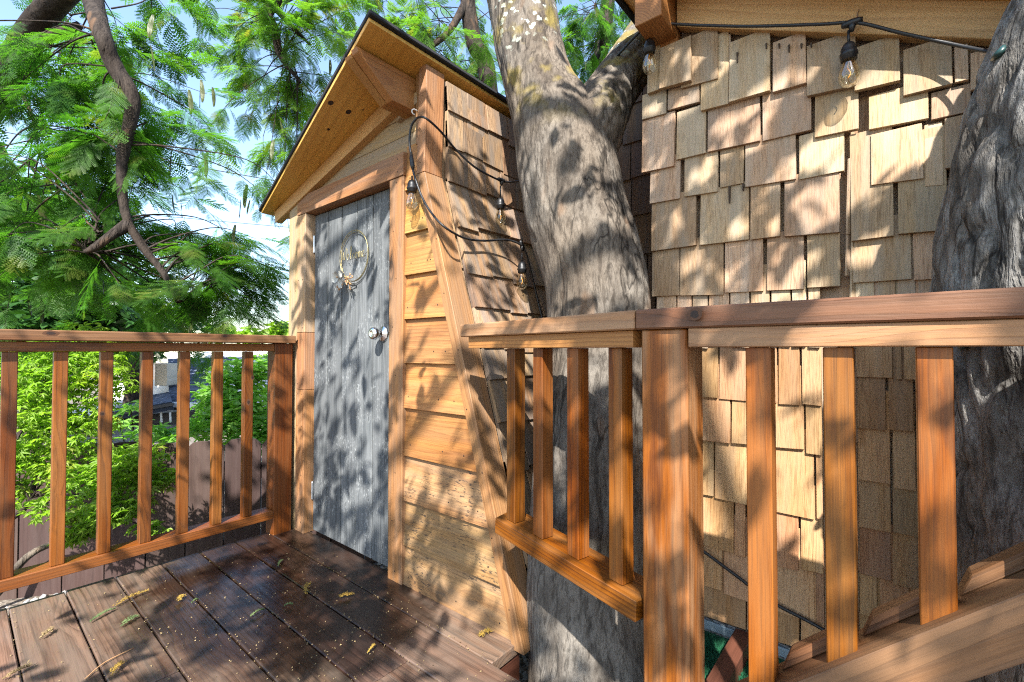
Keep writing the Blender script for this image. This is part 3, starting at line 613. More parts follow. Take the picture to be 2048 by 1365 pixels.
# lower courses: butt lines read from the photo, widths as seen between the balusters
ZZ = (1350, 560, 1.696)
zL = [on(1500, 692, 0, XB - .012).z] + [on(1350 + 160 / 1.696, 560 + v / 1.696, 0, XB - .012).z for v in (402, 550, 745, 915, 1055, 1150)]
rowsL = [[-120, -60, 10, 62, 118, 190, 260, 330, 400, 455, 503], [-140, -60, -10, 80, 153, 248, 352, 430, 503], [-140, -30, 82, 193, 260, 330, 441, 503], [-150, -60, 60, 135, 246, 333, 474, 503],
         [-140, -40, 90, 201, 240, 330, 420, 503], [-150, -70, 60, 161, 250, 330, 470, 503], [-160, -50, 80, 238, 330, 420, 503]]
for z0, cells in zip(zL, rowsL):
    for a, b in zip(cells[:-1], cells[1:]):
        ya = on(1350 + a / 1.696, 900, 0, XB - .012).y; yb = on(1350 + b / 1.696, 900, 0, XB - .012).y
        if ya > .628: ya = .628
        if yb > .60: continue
        j = rs.uniform(-.006, .006); shing(ya - .001, yb + .001, max(.075, z0 + j), max(.075, z0 + j + rs.uniform(-.004, .004)), z0 + .235, .002, 'shingle_low' if z0 < .86 else 'shingle')
zR = [on(1350 + 690 / 1.696, 560 + v / 1.696, 0, XB + .0).z for v in (105, 175, 335, 503, 690, 845, 1010, 1140, 1280)]
rowsR = [[615, 690, 760, 830, 910, 1000], [615, 748, 778, 860, 960, 1060, 1160], [615, 747, 778, 850, 940, 1060, 1160], [615, 722, 815, 920, 1020, 1160], [615, 735, 820, 930, 1050, 1160], [615, 732, 830, 950, 1060, 1160], [615, 731, 822, 930, 1060, 1160], [615, 683, 790, 900, 1010, 1160], [615, 720, 800, 900, 1160]]
for z0, cells in zip(zR, rowsR):
    for a, b in zip(cells[:-1], cells[1:]):
        ya = on(1350 + a / 1.696, 900, 0, XB).y; yb = on(1350 + b / 1.696, 900, 0, XB).y
        j = rs.uniform(-.005, .005); shing(ya - .001, yb + .001, max(.06, z0 + j), max(.06, z0 + j), z0 + .235, -.010, 'shingle_low' if z0 < .85 else 'shingle')
# the ragged seam where the left cladding stands proud of the right
for k_ in range(11):
    z0 = .12 + .108 * k_; yk = .089 - .004 * (k_ % 3)
    a = rs.uniform(-.012, .012)
    panel('edge_strip', hb_, 'shingle', [(XB - .026, yk + .010, z0), (XB - .004, yk - .014 - a * .3, z0), (XB - .002, yk - .010, z0 + .2), (XB - .012, yk + .010, z0 + .2)], Z, (-.45, -.9, 0), .005, 0, .0006)
MAT['stain'] = simple('nail_stain', (.055, .035, .022), .8, 0, 50, .3)
for u_, v_, l_ in ((152, 150, .016), (228, 112, .028), (473, 108, .032), (614, 64, .016), (676, 66, .012), (724, 72, .02), (785, 66, .012), (832, 62, .012), (433, 762, .05), (500, 748, .02)):
    p_ = on(1280 + u_ / 2.436, 60 + v_ / 2.436, 0, XB - .030 if v_ < 300 else XB - .028)
    panel('nail_streak', hb_, 'stain', [p_ + Y * .0022, p_ - Y * .0026, p_ - Y * .0012 - Z * l_, p_ + Y * .0008 - Z * l_], Z, -X, .012, 0, 0)
board('base_flashing', hb_, 'flash', (XB - .02, .60, .062), (XB - .02, -1.2, .062), Z, .026, .012)

# ------------------------------------------------------------------ turf, joists under the right railing
tag(mesh_obj('turf_base', [(1.22, .52, .03), (1.5, .52, .03), (1.5, .10, .03), (1.22, .10, .03), (1.22, .52, -.05), (1.5, .52, -.05), (1.5, .10, -.05), (1.22, .10, -.05)],
         [(0, 3, 2, 1), (4, 5, 6, 7), (0, 1, 5, 4), (1, 2, 6, 5), (2, 3, 7, 6), (3, 0, 4, 7)], 'turf'), kind='structure')
nb = 9000; bx = np.stack([RNG.uniform(1.225, 1.485, nb), RNG.uniform(.105, .515, nb), np.full(nb, .0305)], 1); th = RNG.uniform(0, 6.283, nb)
wv = np.stack([np.cos(th), np.sin(th), 0 * th], 1) * .0012; tip = bx + np.stack([RNG.normal(0, .004, nb), RNG.normal(0, .004, nb), RNG.uniform(.008, .016, nb)], 1)
tag(np_obj('artificial_grass', np.stack([bx - wv, bx + wv, tip], 1).reshape(-1, 3), np.arange(nb * 3).reshape(-1, 3), 'turf'), 'bright green artificial grass at the foot of the shingled hut', kind='stuff')
tag(board('support_beam', None, 'darkbeam', (1.12, .352, .02), (1.485, .352, .02), Y, .045, .12), 'dark brown beam end lying on the green turf under the right railing', 'beam')
tag(board('support_beam', None, 'darkbeam', (1.2, .6, -.12), (1.2, -.9, -.12), Z, .14, .05), 'dark crosswise joist below the right railing and the turf', 'beam')

# ------------------------------------------------------------------ the two big trunks
tB = thing('tree', (1.27, .72, GZ), 'thick grey leaning tree trunk between the two huts, with lichen spots and a forked limb', 'tree')
def pd(px, py, d): p = dep(px, py, d); return (p.x, p.y, p.z)
def thick(px, py, d, wpx): return (*pd(px, py, d), wpx / 2 * d / FPX)
tp = [(1.27, .70, GZ - .1, .26), (1.275, .715, -.1, .215), thick(1180, 1150, 1.47, 250), thick(1184, 900, 1.49, 228), thick(1196, 600, 1.56, 208), thick(1152, 430, 1.63, 206), thick(1132, 330, 1.66, 198), thick(1108, 245, 1.70, 172), thick(1080, 180, 1.73, 142), thick(1056, 95, 1.78, 134), thick(1043, 20, 1.82, 136), thick(1010, -160, 1.92, 132), thick(985, -420, 2.05, 122)]
pt = np.array(tp); bark_trunk('trunk', tB, 'bark', tp, 190, .0068, .006, 17, 3.0, 3.1, .10)
lp = [thick(1140, 350, 1.66, 150), thick(1180, 262, 1.67, 142), thick(1218, 195, 1.74, 112), thick(1262, 128, 1.86, 104), thick(1300, 70, 2.0, 100), thick(1370, -60, 2.25, 100), thick(1440, -260, 2.5, 96)]
bark_trunk('limb', tB, 'bark', lp, 120, .008, .006, 15, 3, 8.3, .08)
tC = thing('tree', (1.3, -.38, GZ), 'rough furrowed tree trunk at the right edge, in front of the shingled wall', 'tree')
tcp = [(1.36, -.42, GZ - .1, .50), (1.34, -.41, .05, .44), (1.31, -.395, .28, .385), (1.285, -.385, .50, .335), (1.265, -.375, .80, .312), (1.26, -.375, 1.10, .306), (1.255, -.405, 1.38, .282), (1.24, -.475, 1.65, .238), (1.20, -.62, 1.95, .22), (1.1, -.75, 2.4, .22), (.9, -1.1, 3.1, .19), (.6, -1.7, 4.0, .13)]
bark_trunk('trunk', tC, 'bark_c', tcp, 240, .0085, .012, 17, 5.0, 21.7, .06)

# knots one can pick out: dark discs set in the timber, with a paler ring
MAT['knot'] = simple('timber_knot', (.022, .010, .006), .6, 0, 90, .5); MAT['knot_ring'] = simple('knot_ring', (.075, .030, .012), .6, 0, 70, .4)
def knot(parent, p, n, r, along, el=1.35):
    n = Vector(n).normalized(); a = Vector(along); a = (a - n * a.dot(n)).normalized(); b = n.cross(a); rk_ = random.Random(int(p[0] * 1e4)); p = Vector(p)
    for nm, mt, rr2, h in (('knot_ring', 'knot_ring', r, .0003), ('knot', 'knot', r * .55, .0006)):
        V = [n * h] + [(a * math.cos(t) * el + b * math.sin(t)) * rr2 * rk_.uniform(.88, 1.12) + n * h * .8 for t in np.linspace(0, 6.283, 17)[:-1]]
        mesh_obj(nm, V, [(0, 1 + i_, 1 + (i_ + 1) % 16) for i_ in range(16)], mt, parent, Matrix.Translation(p))
pp = rp(1.0, 1.9, .001)
for x_, y_, r_ in ((662, 206, .020), (697, 224, .020), (726, 220, .006), (657, 259, .012)): knot(hut, on_plane(x_, y_, pp, rn), -rn, r_, (.15, 1, -.25), 1.25)
knot(rr, on(1389, 629, 0, .8265), (-1, .037, 0), .012, Y, 1.1)
for x_, y_, r_ in ((497, 805, .010), (505, 756, .008)): knot(lr, on(x_, y_, 1, 2.3462), -Y, r_, Z, 1.5)
knot(lr, on(205, 828, 1, 2.3462), -Y, .008, Z, 1.3); knot(lr, on(450, 673, 1, 2.3052), -Y, .009, X, 1.9); knot(lr, on(102, 667, 1, 2.3052), -Y, .010, X, 2.2)
# ------------------------------------------------------------------ string lights
def cable_pts(L): return [Vector(p) for p in L]
sidep, siden = Vector((1.2, .885, 0)), Vector((0, -1.56, .445)).normalized()
def sidept(px, py, off=.045): return on_plane(px, py, sidep + siden * off, siden)
def up_side(px, py, off=.03): return on(px, py, 1, 1.33 - off)
def bulb(st, top, drop=.018):
    """socket hanging below point top; glass bulb in it"""
    c = Vector(top) - Z * drop
    tube('drop_cord', st, 'black', [top, c], .0032, 6)
    s_ = lathe('socket', st, 'black', Matrix.Translation(c), [(.004, .004), (.011, .001), (.0165, -.010), (.0175, -.022), (.0195, -.024), (.0195, -.030), (.0175, -.032), (.0175, -.042), (.0150, -.043)], 18)
    lathe('bulb', s_, 'glass', Matrix.Translation(c), [(.0130, -.0425), (.0145, -.052), (.0200, -.066), (.0228, -.080), (.0215, -.093), (.0150, -.104), (.0070, -.1085), (.0008, -.109)], 20)
    tube('filament', s_, 'filament', [c - Z * .045, c - Z * .06 + Y * .003, c - Z * .075 - Y * .003, c - Z * .088 + Y * .003], .0016, 5, 3)
def connector(st, p, ax):
    p = Vector(p); ax = Vector(ax).normalized()
    a = p - ax * .022; b = p + ax * .022
    tube('connector', st, 'black', [a, p - ax * .014, p, p + ax * .014, b], [.0055, .0085, .0095, .0085, .0055], 8)
    tube('connector_neck', st, 'black', [p, p - Z * .012, p - Z * .022], [.0085, .0075, .004], 8)
XW = 1.432
Lr = thing('string_light', on(1710, 48, 0, XW), 'black string light strung under the eave of the shingled hut with two clear bulbs', 'string light', 'black bulb string lights')
q = lambda a, b, x=XW: on(a, b, 0, x)
tube('cable', Lr, 'black', [q(2075, 118, 1.30), q(1985, 105, 1.40), q(1900, 88), q(1800, 66), q(1715, 46), q(1640, 49), q(1500, 53), q(1400, 51), q(1303, 49), q(1272, 72, 1.47), q(1235, 112, 1.55), q(1197, 152, 1.66), q(1175, 190, 1.80)], .0042, 8, 6)
connector(Lr, q(1704, 46), -Y); bulb(Lr, q(1697, 62), .034)
connector(Lr, q(1300, 50), -Y); bulb(Lr, q(1299, 64), .030)
tube('cup_hook', Lr, 'zinc', [q(1718, 20, 1.456), q(1716, 26, 1.44), q(1713, 38), q(1708, 44)], .0018, 6, 3)
tube('cup_hook', Lr, 'zinc', [q(1312, 30, 1.47), q(1306, 36, 1.45), q(1300, 44), q(1294, 34), q(1296, 26)], .0018, 6, 3)
XA = 1.078
Ll = thing('string_light', on(833, 238, 0, XA), 'black string light looped over the corner of the grey-door hut with three clear bulbs', 'string light', 'black bulb string lights')
ss = lambda a, b, o=.05: sidept(a, b, o)
c1 = [q(834, 236, XA), up_side(850, 236, .05), up_side(880, 262, .05), up_side(912, 300), up_side(950, 335, .055), up_side(990, 357, .075), up_side(1012, 364, .075), up_side(1035, 363, .06), up_side(1065, 360, .05)]
tube('cable', Ll, 'black', c1, .0042, 8, 6)
c2 = [q(834, 236, XA), q(823, 252, XA), q(819, 280, XA), q(822, 312, XA), q(827, 345, XA), q(843, 392, XA), q(862, 425, 1.072), ss(890, 455, .065), ss(930, 477, .055), ss(970, 482), ss(1010, 480, .07), ss(1036, 487, .09), ss(1050, 502, .09), ss(1062, 545, .07), ss(1075, 600), ss(1090, 660), ss(1104, 720), ss(1122, 765), ss(1150, 850, .03)]
tube('cable', Ll, 'black', c2, .0042, 8, 6)
tube('inline_plug', Ll, 'black', [q(822, 305, XA), q(823, 318, XA), q(825, 332, XA), q(826, 340, XA)], [.005, .008, .008, .005], 8)
bulb(Ll, q(824, 352, XA), .020)
connector(Ll, up_side(1003, 361, .075), X); bulb(Ll, up_side(1001, 372, .075), .055)
connector(Ll, ss(1044, 492, .09), Z * -1 + X * .6); bulb(Ll, ss(1044, 507, .09), .038)
lc = thing('cable', on(1500, 1170, 0, 1.46), 'thin black cable running diagonally across the lower shingles behind the right railing', 'cable')
tube('cord', lc, 'black', [q(1290, 1020, 1.46), q(1400, 1098, 1.46), q(1470, 1150, 1.462), q(1545, 1205, 1.462), q(1640, 1256, 1.462), q(1750, 1330, 1.462)], .0048, 8, 5)
gh = thing('cable', pd(1975, 130, 1.0), 'dark green cable hugging the furrowed trunk at the right edge', 'cable')
def trunkC_hit(px, py):
    d = ray(px, py); best = None; pts_ = catmull(tcp, 30)
    for t in np.arange(.6, 2.2, .004):
        p = np.array(CAM + d * t); k_ = np.argmin(np.abs(pts_[:, 2] - p[2])); c_ = pts_[k_]
        if math.hypot(p[0] - c_[0], p[1] - c_[1]) < c_[3] + .004: return Vector(p)
    return Vector(CAM + d * 1.15)
tube('cord', gh, 'greenhose', [trunkC_hit(*p) for p in ((2110, 20), (2046, 62), (2015, 90), (1990, 118))] + [dep(1972, 146, 1.16), dep(1958, 180, 1.25)], .0062, 8, 5)
tube('cord', gh, 'greenhose', [trunkC_hit(2010, 660), trunkC_hit(1960, 675), trunkC_hit(1925, 692), dep(1902, 712, 1.12), dep(1893, 730, 1.2)], .0062, 8, 5)

# ------------------------------------------------------------------ picket fence
fd = math.tan(math.radians(13)); f0 = Vector(dep(450, 880, 2.75))
fdir = (RT + F0 * fd).normalized(); fn_ = Vector((fdir.y, -fdir.x, 0)); fn_ = fn_ if fn_.dot(F0) < 0 else -fn_
fe = thing('fence', (f0.x, f0.y, GZ), 'mauve-brown dog-eared picket fence in the garden beyond the left railing', 'fence')
ftop = f0.z
for k_ in range(-9, 14):
    pw = .194; b0 = Vector((f0.x, f0.y, 0)) + fdir * (k_ * (pw + .006)); dz = random.uniform(-.012, .012); zt_ = ftop + dz; e = .035
    pts = [b0 + Z * (GZ - .05), b0 + fdir * pw + Z * (GZ - .05), b0 + fdir * pw + Z * (zt_ - e), b0 + fdir * (pw - .03) + Z * (zt_ - .006), b0 + fdir * (pw - .06) + Z * zt_, b0 + fdir * .06 + Z * zt_, b0 + fdir * .03 + Z * (zt_ - .006), b0 + Z * (zt_ - e)]
    panel('picket', fe, 'fence', pts, Z, fn_, .016, random.uniform(-.002, .002), .001)
for zz in (GZ + .18, ftop - .2):
    c_ = Vector((f0.x, f0.y, zz)) - fn_ * .035
    board('fence_rail', fe, 'fence', c_ - fdir * 1.8, c_ + fdir * 2.8, Z, .09, .035)

# ------------------------------------------------------------------ neighbour's house
ND = 9.0
nh = thing('neighbour_house', pd(340, 760, ND), 'low neighbouring house with blue-grey shingle roof beyond the fence', 'house')
def P9(x, y, d=ND): return Vector(dep(x, y, d))
def slab(name, pts, mat, t=.15, ux=None, parent=nh):
    n = (pts[1] - pts[0]).cross(pts[2] - pts[0]); n = n if n.dot(F0) < 0 else -n
    return panel(name, parent, mat, pts, ux or (pts[1] - pts[0]), n, t, 0, 0)
slab('roof', [P9(338, 806, 8.6), P9(560, 812, 8.4), P9(560, 712, 10.6), P9(336, 718, 10.6)], 'far_roof')
slab('roof', [P9(120, 846, 8.0), P9(344, 806, 8.2), P9(340, 786, 9.2), P9(120, 815, 9.0)], 'far_roof')
slab('wall', [P9(200, 808, 9.3), P9(338, 792, 9.3), P9(338, 758, 9.6), P9(200, 768, 9.6)], 'stucco', .3)
slab('wall', [P9(336, 720, 11.0), P9(560, 712, 11.0), P9(560, 702, 11.2), P9(336, 702, 11.2)], 'stucco', .3)
slab('wall', [P9(120, 930, 8.4), P9(600, 930, 8.8), P9(600, 806, 8.8), P9(120, 845, 8.4)], 'darkwall', .2)
slab('fascia', [P9(120, 852, 7.98), P9(345, 812, 8.18), P9(345, 806, 8.18), P9(120, 846, 7.98)], 'darkwall', .05)
board('gutter', nh, 'white', P9(342, 810, 8.5), P9(400, 812, 8.4), Z, .10, .10, .02)
for xx in (322, 340): board('wall_gap', nh, 'stucco', P9(xx, 825, 8.3), P9(xx + 1, 845, 8.3), X, .03, .01, 0)
vt = P9(321, 772, 9.0)
panel('roof_vent', nh, 'cream', [vt + RT * a + Z * b for a, b in ((-.12, 0), (.12, 0), (.125, .10), (.12, .12), (.125, .22), (.12, .43), (-.12, .43))], RT, -F0, .3, 0, .01)

# ------------------------------------------------------------------ foliage builders
def frond_geo(npair, L, lite, rnd):
    """bipinnate leaf along +X, hanging slightly; returns (V, tri faces)"""
    V = []; Fs = []
    def tri(a, b, c): k = len(V); V.extend((a, b, c)); Fs.append((k, k + 1, k + 2))
    ax = lambda t: np.array((L * t, 0, -.22 * L * t * t))
    for k in range(8):
        a, b = ax(k / 8), ax((k + 1) / 8); w_ = np.array((0, .0022, 0)); tri(a - w_, a + w_, b)
        tri(b - w_, b + w_, a)
    for k in range(npair):
        t = .16 + .82 * k / (npair - 1); b = ax(t); pl = L * .40 * math.sin(math.pi * (.22 + .66 * t)) * rnd.uniform(.9, 1.08)
        for sd_ in (-1, 1):
            an = rnd.uniform(.75, 1.0) - .25 * t; dv = np.array((math.cos(an), sd_ * math.sin(an), rnd.uniform(-.28, .02))); dv /= np.linalg.norm(dv)
            pv = np.cross((0, 0, 1.0), dv); pv /= np.linalg.norm(pv)
            m_ = 7 if lite else 15
            tri(b - pv * .0008, b + pv * .0008, b + dv * pl)
            for q_ in range(m_):
                u = (q_ + .6) / m_; c = b + dv * pl * u + np.array((0, 0, -.10 * pl * u * u)); ll = pl * .155 * math.sin(math.pi * (.15 + .72 * u)) * (1.25 if lite else 1.1); wl = pl / m_ * (.46 if lite else .36)
                for s2 in (-1, 1):
                    d2 = pv * s2 * .93 + dv * .36 + np.array((0, 0, -.10)); tipp = c + d2 * ll
                    tri(c - dv * wl, c + dv * wl, tipp + dv * wl * .3)
                    if not lite: tri(c + dv * wl, tipp + dv * wl * 1.0, tipp + dv * wl * .3)
    return np.array(V), np.array(Fs)
rl = random.Random(9)
FRONDS = [frond_geo(11, .30, False, rl) for _ in range(3)]
LITE = [frond_geo(10, .30, True, rl) for _ in range(3)]
FME = []
def frond_mesh(i_, matname):
    V, Fs = FRONDS[i_]; me = bpy.data.meshes.new('leaf'); me.from_pydata(V.tolist(), [], Fs.tolist()); me.materials.append(MAT[matname]); return me
def rotm(d, roll):
    d = Vector(d).normalized(); up = Z if abs(d.z) < .95 else X
    y_ = up.cross(d).normalized(); z_ = d.cross(y_); Rm = Matrix((( d.x, y_.x, z_.x), (d.y, y_.y, z_.y), (d.z, y_.z, z_.z)))
    return Rm @ Matrix.Rotation(roll, 3, 'X')
def join_inst(name, geos, mats, matname, parent, split=1):
    Vs = []; Fs = []; b = 0
    for gi, R_, p_, s_ in mats:
        V, F_ = geos[gi % len(geos)]; Vs.append((V * s_) @ np.array(R_).T + np.array(p_)); Fs.append(F_ + b); b += len(V)
    o = np_obj(name, np.concatenate(Vs), np.concatenate(Fs), matname, parent); o['kind'] = 'stuff'; return o
def twigs_obj(name, parent, mat, paths, seg=5):
    Vs = []; Fs = []; b = 0
    for pts_, r0, r1 in paths:
        P_ = catmull(pts_, 5); V, F_ = tube_geo(P_, np.linspace(r0, r1, len(P_)), seg); Vs.append(V); Fs += [tuple(x + b for x in f) for f in F_]; b += len(V)
    return mesh_obj(name, np.concatenate(Vs), Fs, mat, parent, None, True)
def feathery(tree, clusters, rng, nobj, mat_near, mat_far, anchors, pods, sunny=0.0):
    """clusters: centre, radius, count. Sprays of leaves along twigs that start at the nearest branch point."""
    cand = []; tw = []
    for (c, rad, cnt) in clusters:
        c = Vector(c); ans = sorted(anchors, key=lambda a: (Vector(a) - c).length)[:3]
        cnt = int(cnt * 1.3); nt = max(1, int(round(cnt / 8)))
        for _ in range(nt):
            an = Vector(ans[0]).lerp(Vector(rng.choice(ans)), rng.random() * .6)
            off = Vector((rng.gauss(0, .62), rng.gauss(0, .62), rng.gauss(0, .58))) * rad; e = c + off
            st = Vector(an).lerp(e, .25) + Vector((0, 0, .05)); md = st.lerp(e, .55) + Vector((rng.gauss(0, .05), rng.gauss(0, .05), .06))
            tw.append(([an, st, md, e], .0055, .0014))
            td = (e - md).normalized()
            for k in range(int(cnt / nt)):
                t = rng.uniform(.35, 1.0); p_ = md.lerp(e, (t - .35) / .65) if t > .5 else st.lerp(md, t * 1.2)
                a = rng.uniform(0, 6.283); d = Vector((math.cos(a), math.sin(a), rng.uniform(-.75, .25))) + td * .7
                cand.append((rng.randrange(3), rotm(d, rng.uniform(-.5, .5)), p_, rng.uniform(.42, .95)))
    twigs_obj('twig', tree, 'bark_d', tw)['kind'] = 'stuff'
    cand.sort(key=lambda q: (q[2] - CAM).length / q[3])
    def inview(p_):
        v = p_ - CAM; d = v.dot(FW); return d > .2 and abs(v.dot(RT) / d) < 1.2 and abs(v.dot(UPV) / d) < .85
    near = [q for q in cand if inview(q[2])][:nobj]; ids = set(map(id, near)); far = [q for q in cand if id(q) not in ids]
    if near:
        meshes = [frond_mesh(i_, mat_near) for i_ in range(3)]
        for gi, R_, p_, s_ in near:
            o = bpy.data.objects.new('leaf', meshes[gi]); reg(o, tree, Matrix.Translation(p_) @ R_.to_4x4() @ Matrix.Diagonal((s_, s_, s_, 1)))
    if far: join_inst('leaves', LITE, far, mat_far, tree)
    # flat pods hang from the sprays
    pv = []; Lp = .13
    for i_ in range(9):
        t = i_ / 8; w_ = .0115 * math.sin(math.pi * (.08 + .86 * t)) ** .6; bl = .0018 * (1 + math.sin(t * 38))
        for j_ in range(4): pv.append((w_ * (1, 0, -1, 0)[j_] + .010 * math.sin(t * 2), bl * (0, 1, 0, -1)[j_], -Lp * t))
    pf = [(i_ * 4 + j_, i_ * 4 + (j_ + 1) % 4, i_ * 4 + 4 + (j_ + 1) % 4, i_ * 4 + 4 + j_) for i_ in range(8) for j_ in range(4)]
    pme = bpy.data.meshes.new('seed_pod'); pme.from_pydata(pv, [], pf); pme.materials.append(MAT['pod'])
    for p_ in pods:
        o = bpy.data.objects.new('seed_pod', pme); s_ = rng.uniform(.8, 1.25); reg(o, tree, Matrix.Translation(p_) @ Matrix.Rotation(rng.uniform(0, 6.28), 4, 'Z') @ Matrix.Rotation(rng.uniform(-.2, .2), 4, 'X') @ Matrix.Scale(s_, 4))
    return cand

# ------------------------------------------------------------------ feathery-leaved tree on the left
rt = random.Random(17)
tA = thing('feathery_tree', pd(-250, 700, 3.2)[:2] + (GZ,), 'feathery-leaved tree with a dark kinked branch hanging over the left railing', 'tree')
D = 2.25
trunkA = [(*(Vector(pd(-230, 700, 3.3))[:2]), GZ - .1, .10), thick(-180, 480, 3.2, 60), thick(-60, 260, 3.0, 56), thick(20, 140, 2.95, 54), thick(80, 40, 2.8, 46), thick(170, -60, 2.6, 44), thick(300, -220, 2.6, 36)]
bark_trunk('trunk', tA, 'bark_d', trunkA, 40, .03, .005, 14, 3, 4.4, .1)
br = [thick(170, -60, 2.6, 40), thick(200, 55, D, 33), thick(228, 130, D, 32), thick(262, 190, D, 30), thick(262, 240, D, 25), thick(250, 290, D, 23), thick(244, 340, D, 20), thick(247, 400, D, 18), thick(258, 448, D, 17), thick(290, 500, D, 16), thick(325, 545, D, 13), thick(358, 605, D, 11)]
bark_trunk('branch', tA, 'bark_d', br, 24, .02, .004, 20, 4, 1.4, .15)
tube('branch', tA, 'bark_d', [pd(256, 450, D), pd(225, 470, D - .05), pd(190, 495, D - .1), pd(170, 505, D - .12)], [.030, .022, .017, .010], 10, 5)
tube('branch', tA, 'bark_d', [pd(20, 140, 2.95), pd(60, 95, 2.8), pd(110, 70, 2.75), pd(160, 50, 2.8)], [.05, .04, .03, .02], 10, 5)
tube('branch', tA, 'bark_d', [pd(0, 180, 2.8), pd(40, 185, 2.75), pd(70, 250, 2.75), pd(75, 285, 2.8)], [.018, .013, .009, .005], 8, 5)
anch = [b_[:3] for b_ in br[1:]] + [pd(170, 505, D), pd(60, 95, 2.8), pd(70, 250, 2.8), pd(358, 605, D), pd(300, -100, 2.9)]
cl = []
def C(px, py, d, rpx, n): cl.append((pd(px, py, d), rpx * d / FPX, n))
for a_ in [(60, 120, 2.4, 110, 34), (150, 200, 2.3, 110, 40), (180, 290, 2.4, 110, 44), (60, 330, 2.5, 120, 44), (130, 420, 2.4, 120, 48), (210, 400, 3.2, 120, 40), (60, 480, 2.6, 110, 40),
           (200, 520, 2.6, 110, 36), (120, 560, 3.4, 130, 40), (300, 120, 3.2, 90, 30), (330, 210, 3.0, 70, 22), (350, 300, 2.6, 60, 12), (370, 60, 3.2, 80, 22), (90, 60, 3.5, 110, 36), (300, 430, 3.0, 80, 14), (330, 560, 2.9, 90, 26),
           (410, 560, 2.7, 80, 26), (460, 590, 2.6, 70, 24), (400, 620, 3.0, 80, 24), (280, 610, 3.0, 100, 28), (480, 520, 2.7, 60, 22), (440, 480, 2.8, 50, 10), (520, 610, 2.7, 50, 14), (380, 500, 2.9, 60, 14), (500, 450, 2.6, 60, 16), (540, 560, 2.6, 55, 15), (530, 380, 2.7, 40, 10), (40, 230, 3.6, 90, 14), (190, 100, 3.6, 100, 30), (240, 330, 3.8, 120, 36), (20, 600, 2.8, 90, 28), (160, 620, 2.8, 90, 24), (430, 250, 2.9, 60, 6), (345, 260, 3.3, 60, 10)]: C(*a_)
pods = [Vector(pd(px + rt.uniform(-4, 4), py, 2.7)) for px, py in ((410, 310), (342, 390), (358, 400), (100, 300), (120, 290), (75, 390), (85, 410), (108, 330), (310, 30), (302, 90), (400, 160), (380, 180), (425, 175), (60, 590), (80, 600), (380, 640), (415, 650), (490, 370), (485, 400), (545, 280), (340, 300), (270, 360), (205, 560), (470, 450))]
cA = feathery(tA, cl, rt, 300, 'frond', 'frond', anch, pods)
# ------------------------------------------------------------------ sunny feathery tree behind the huts
tD = thing('feathery_tree', pd(950, 700, 5.2)[:2] + (GZ,), 'sunlit yellow-green feathery tree behind the grey-door hut, reaching over its roof', 'tree')
trD = [(*(Vector(pd(985, 700, 5.2))[:2]), GZ - .1, .12), thick(985, 400, 5.2, 40), thick(975, 150, 5.1, 36), thick(950, 90, 5.0, 33), thick(935, 0, 5.0, 30), thick(930, -160, 5, 26)]
bark_trunk('trunk', tD, 'bark_d', trD, 24, .05, .006, 14, 3, 7.4, .1)
tube('branch', tD, 'bark_d', [pd(930, -100, 4.8), pd(700, -60, 4.2), pd(545, 10, 3.9), pd(550, 60, 3.9), pd(560, 110, 3.9), pd(600, 165, 3.9)], [.07, .055, .045, .035, .025, .010], 10, 6)
tube('branch', tD, 'bark_d', [pd(545, 10, 3.9), pd(580, 50, 3.9), pd(620, 90, 3.9)], [.03, .02, .01], 8, 5)
tube('branch', tD, 'bark_d', [pd(935, 0, 5), pd(900, 60, 4.8), pd(860, 95, 4.7), pd(830, 110, 4.6)], [.05, .035, .025, .01], 8, 5)
cl = []
for a_ in [(480, 60, 4.0, 90, 26), (560, 60, 3.8, 80, 30), (640, 50, 3.8, 80, 30), (600, 150, 4.0, 70, 24), (470, 160, 4.0, 60, 14), (530, 200, 4.2, 50, 14), (690, 20, 4.0, 80, 30), (640, 190, 4.2, 60, 20), (420, 20, 4.0, 70, 18),
           (780, 30, 4.6, 90, 34), (850, 40, 4.6, 90, 36), (900, 110, 4.8, 90, 34), (820, 0, 5, 90, 30), (960, 150, 5.2, 70, 26), (1000, 60, 5.4, 90, 26), (980, 220, 5.4, 60, 18), (570, 300, 4.2, 50, 14), (560, 380, 4.2, 50, 14), (570, 500, 4.4, 40, 8), (590, 240, 4.4, 60, 18)]: C(*a_[:4], int(a_[4] * 1.4))
pods = [Vector(pd(px, py, 4)) for px, py in ((490, 150), (400, 180), (560, 240), (615, 170), (480, 90), (660, 120), (500, 400), (540, 300), (870, 120))]
cD = feathery(tD, cl, rt, 120, 'frond_y', 'frond_y', [pd(545, 10, 3.9), pd(560, 110, 3.9), pd(600, 165, 3.9), pd(900, 60, 4.8), pd(860, 95, 4.7), pd(700, -60, 4.2), pd(935, 0, 5.0), pd(975, 150, 5.1)], pods)
tE = thing('feathery_tree', pd(1195, 700, 6.4)[:2] + (GZ,), 'bright green feathery tree seen through the fork of the grey trunk', 'tree')
trE = [(*(Vector(pd(1195, 700, 6.4))[:2]), GZ - .1, .12), thick(1195, 300, 6.4, 30), thick(1196, 150, 6.3, 29), thick(1210, 60, 6.2, 28), thick(1222, -60, 6.2, 26)]
bark_trunk('trunk', tE, 'bark_d', trE, 24, .05, .006, 14, 3, 9.4, .1)
tube('branch', tE, 'bark_d', [pd(1200, 120, 6.3), pd(1205, 60, 6.0), pd(1190, 10, 5.8)], [.05, .035, .02], 8, 5)
cl = []
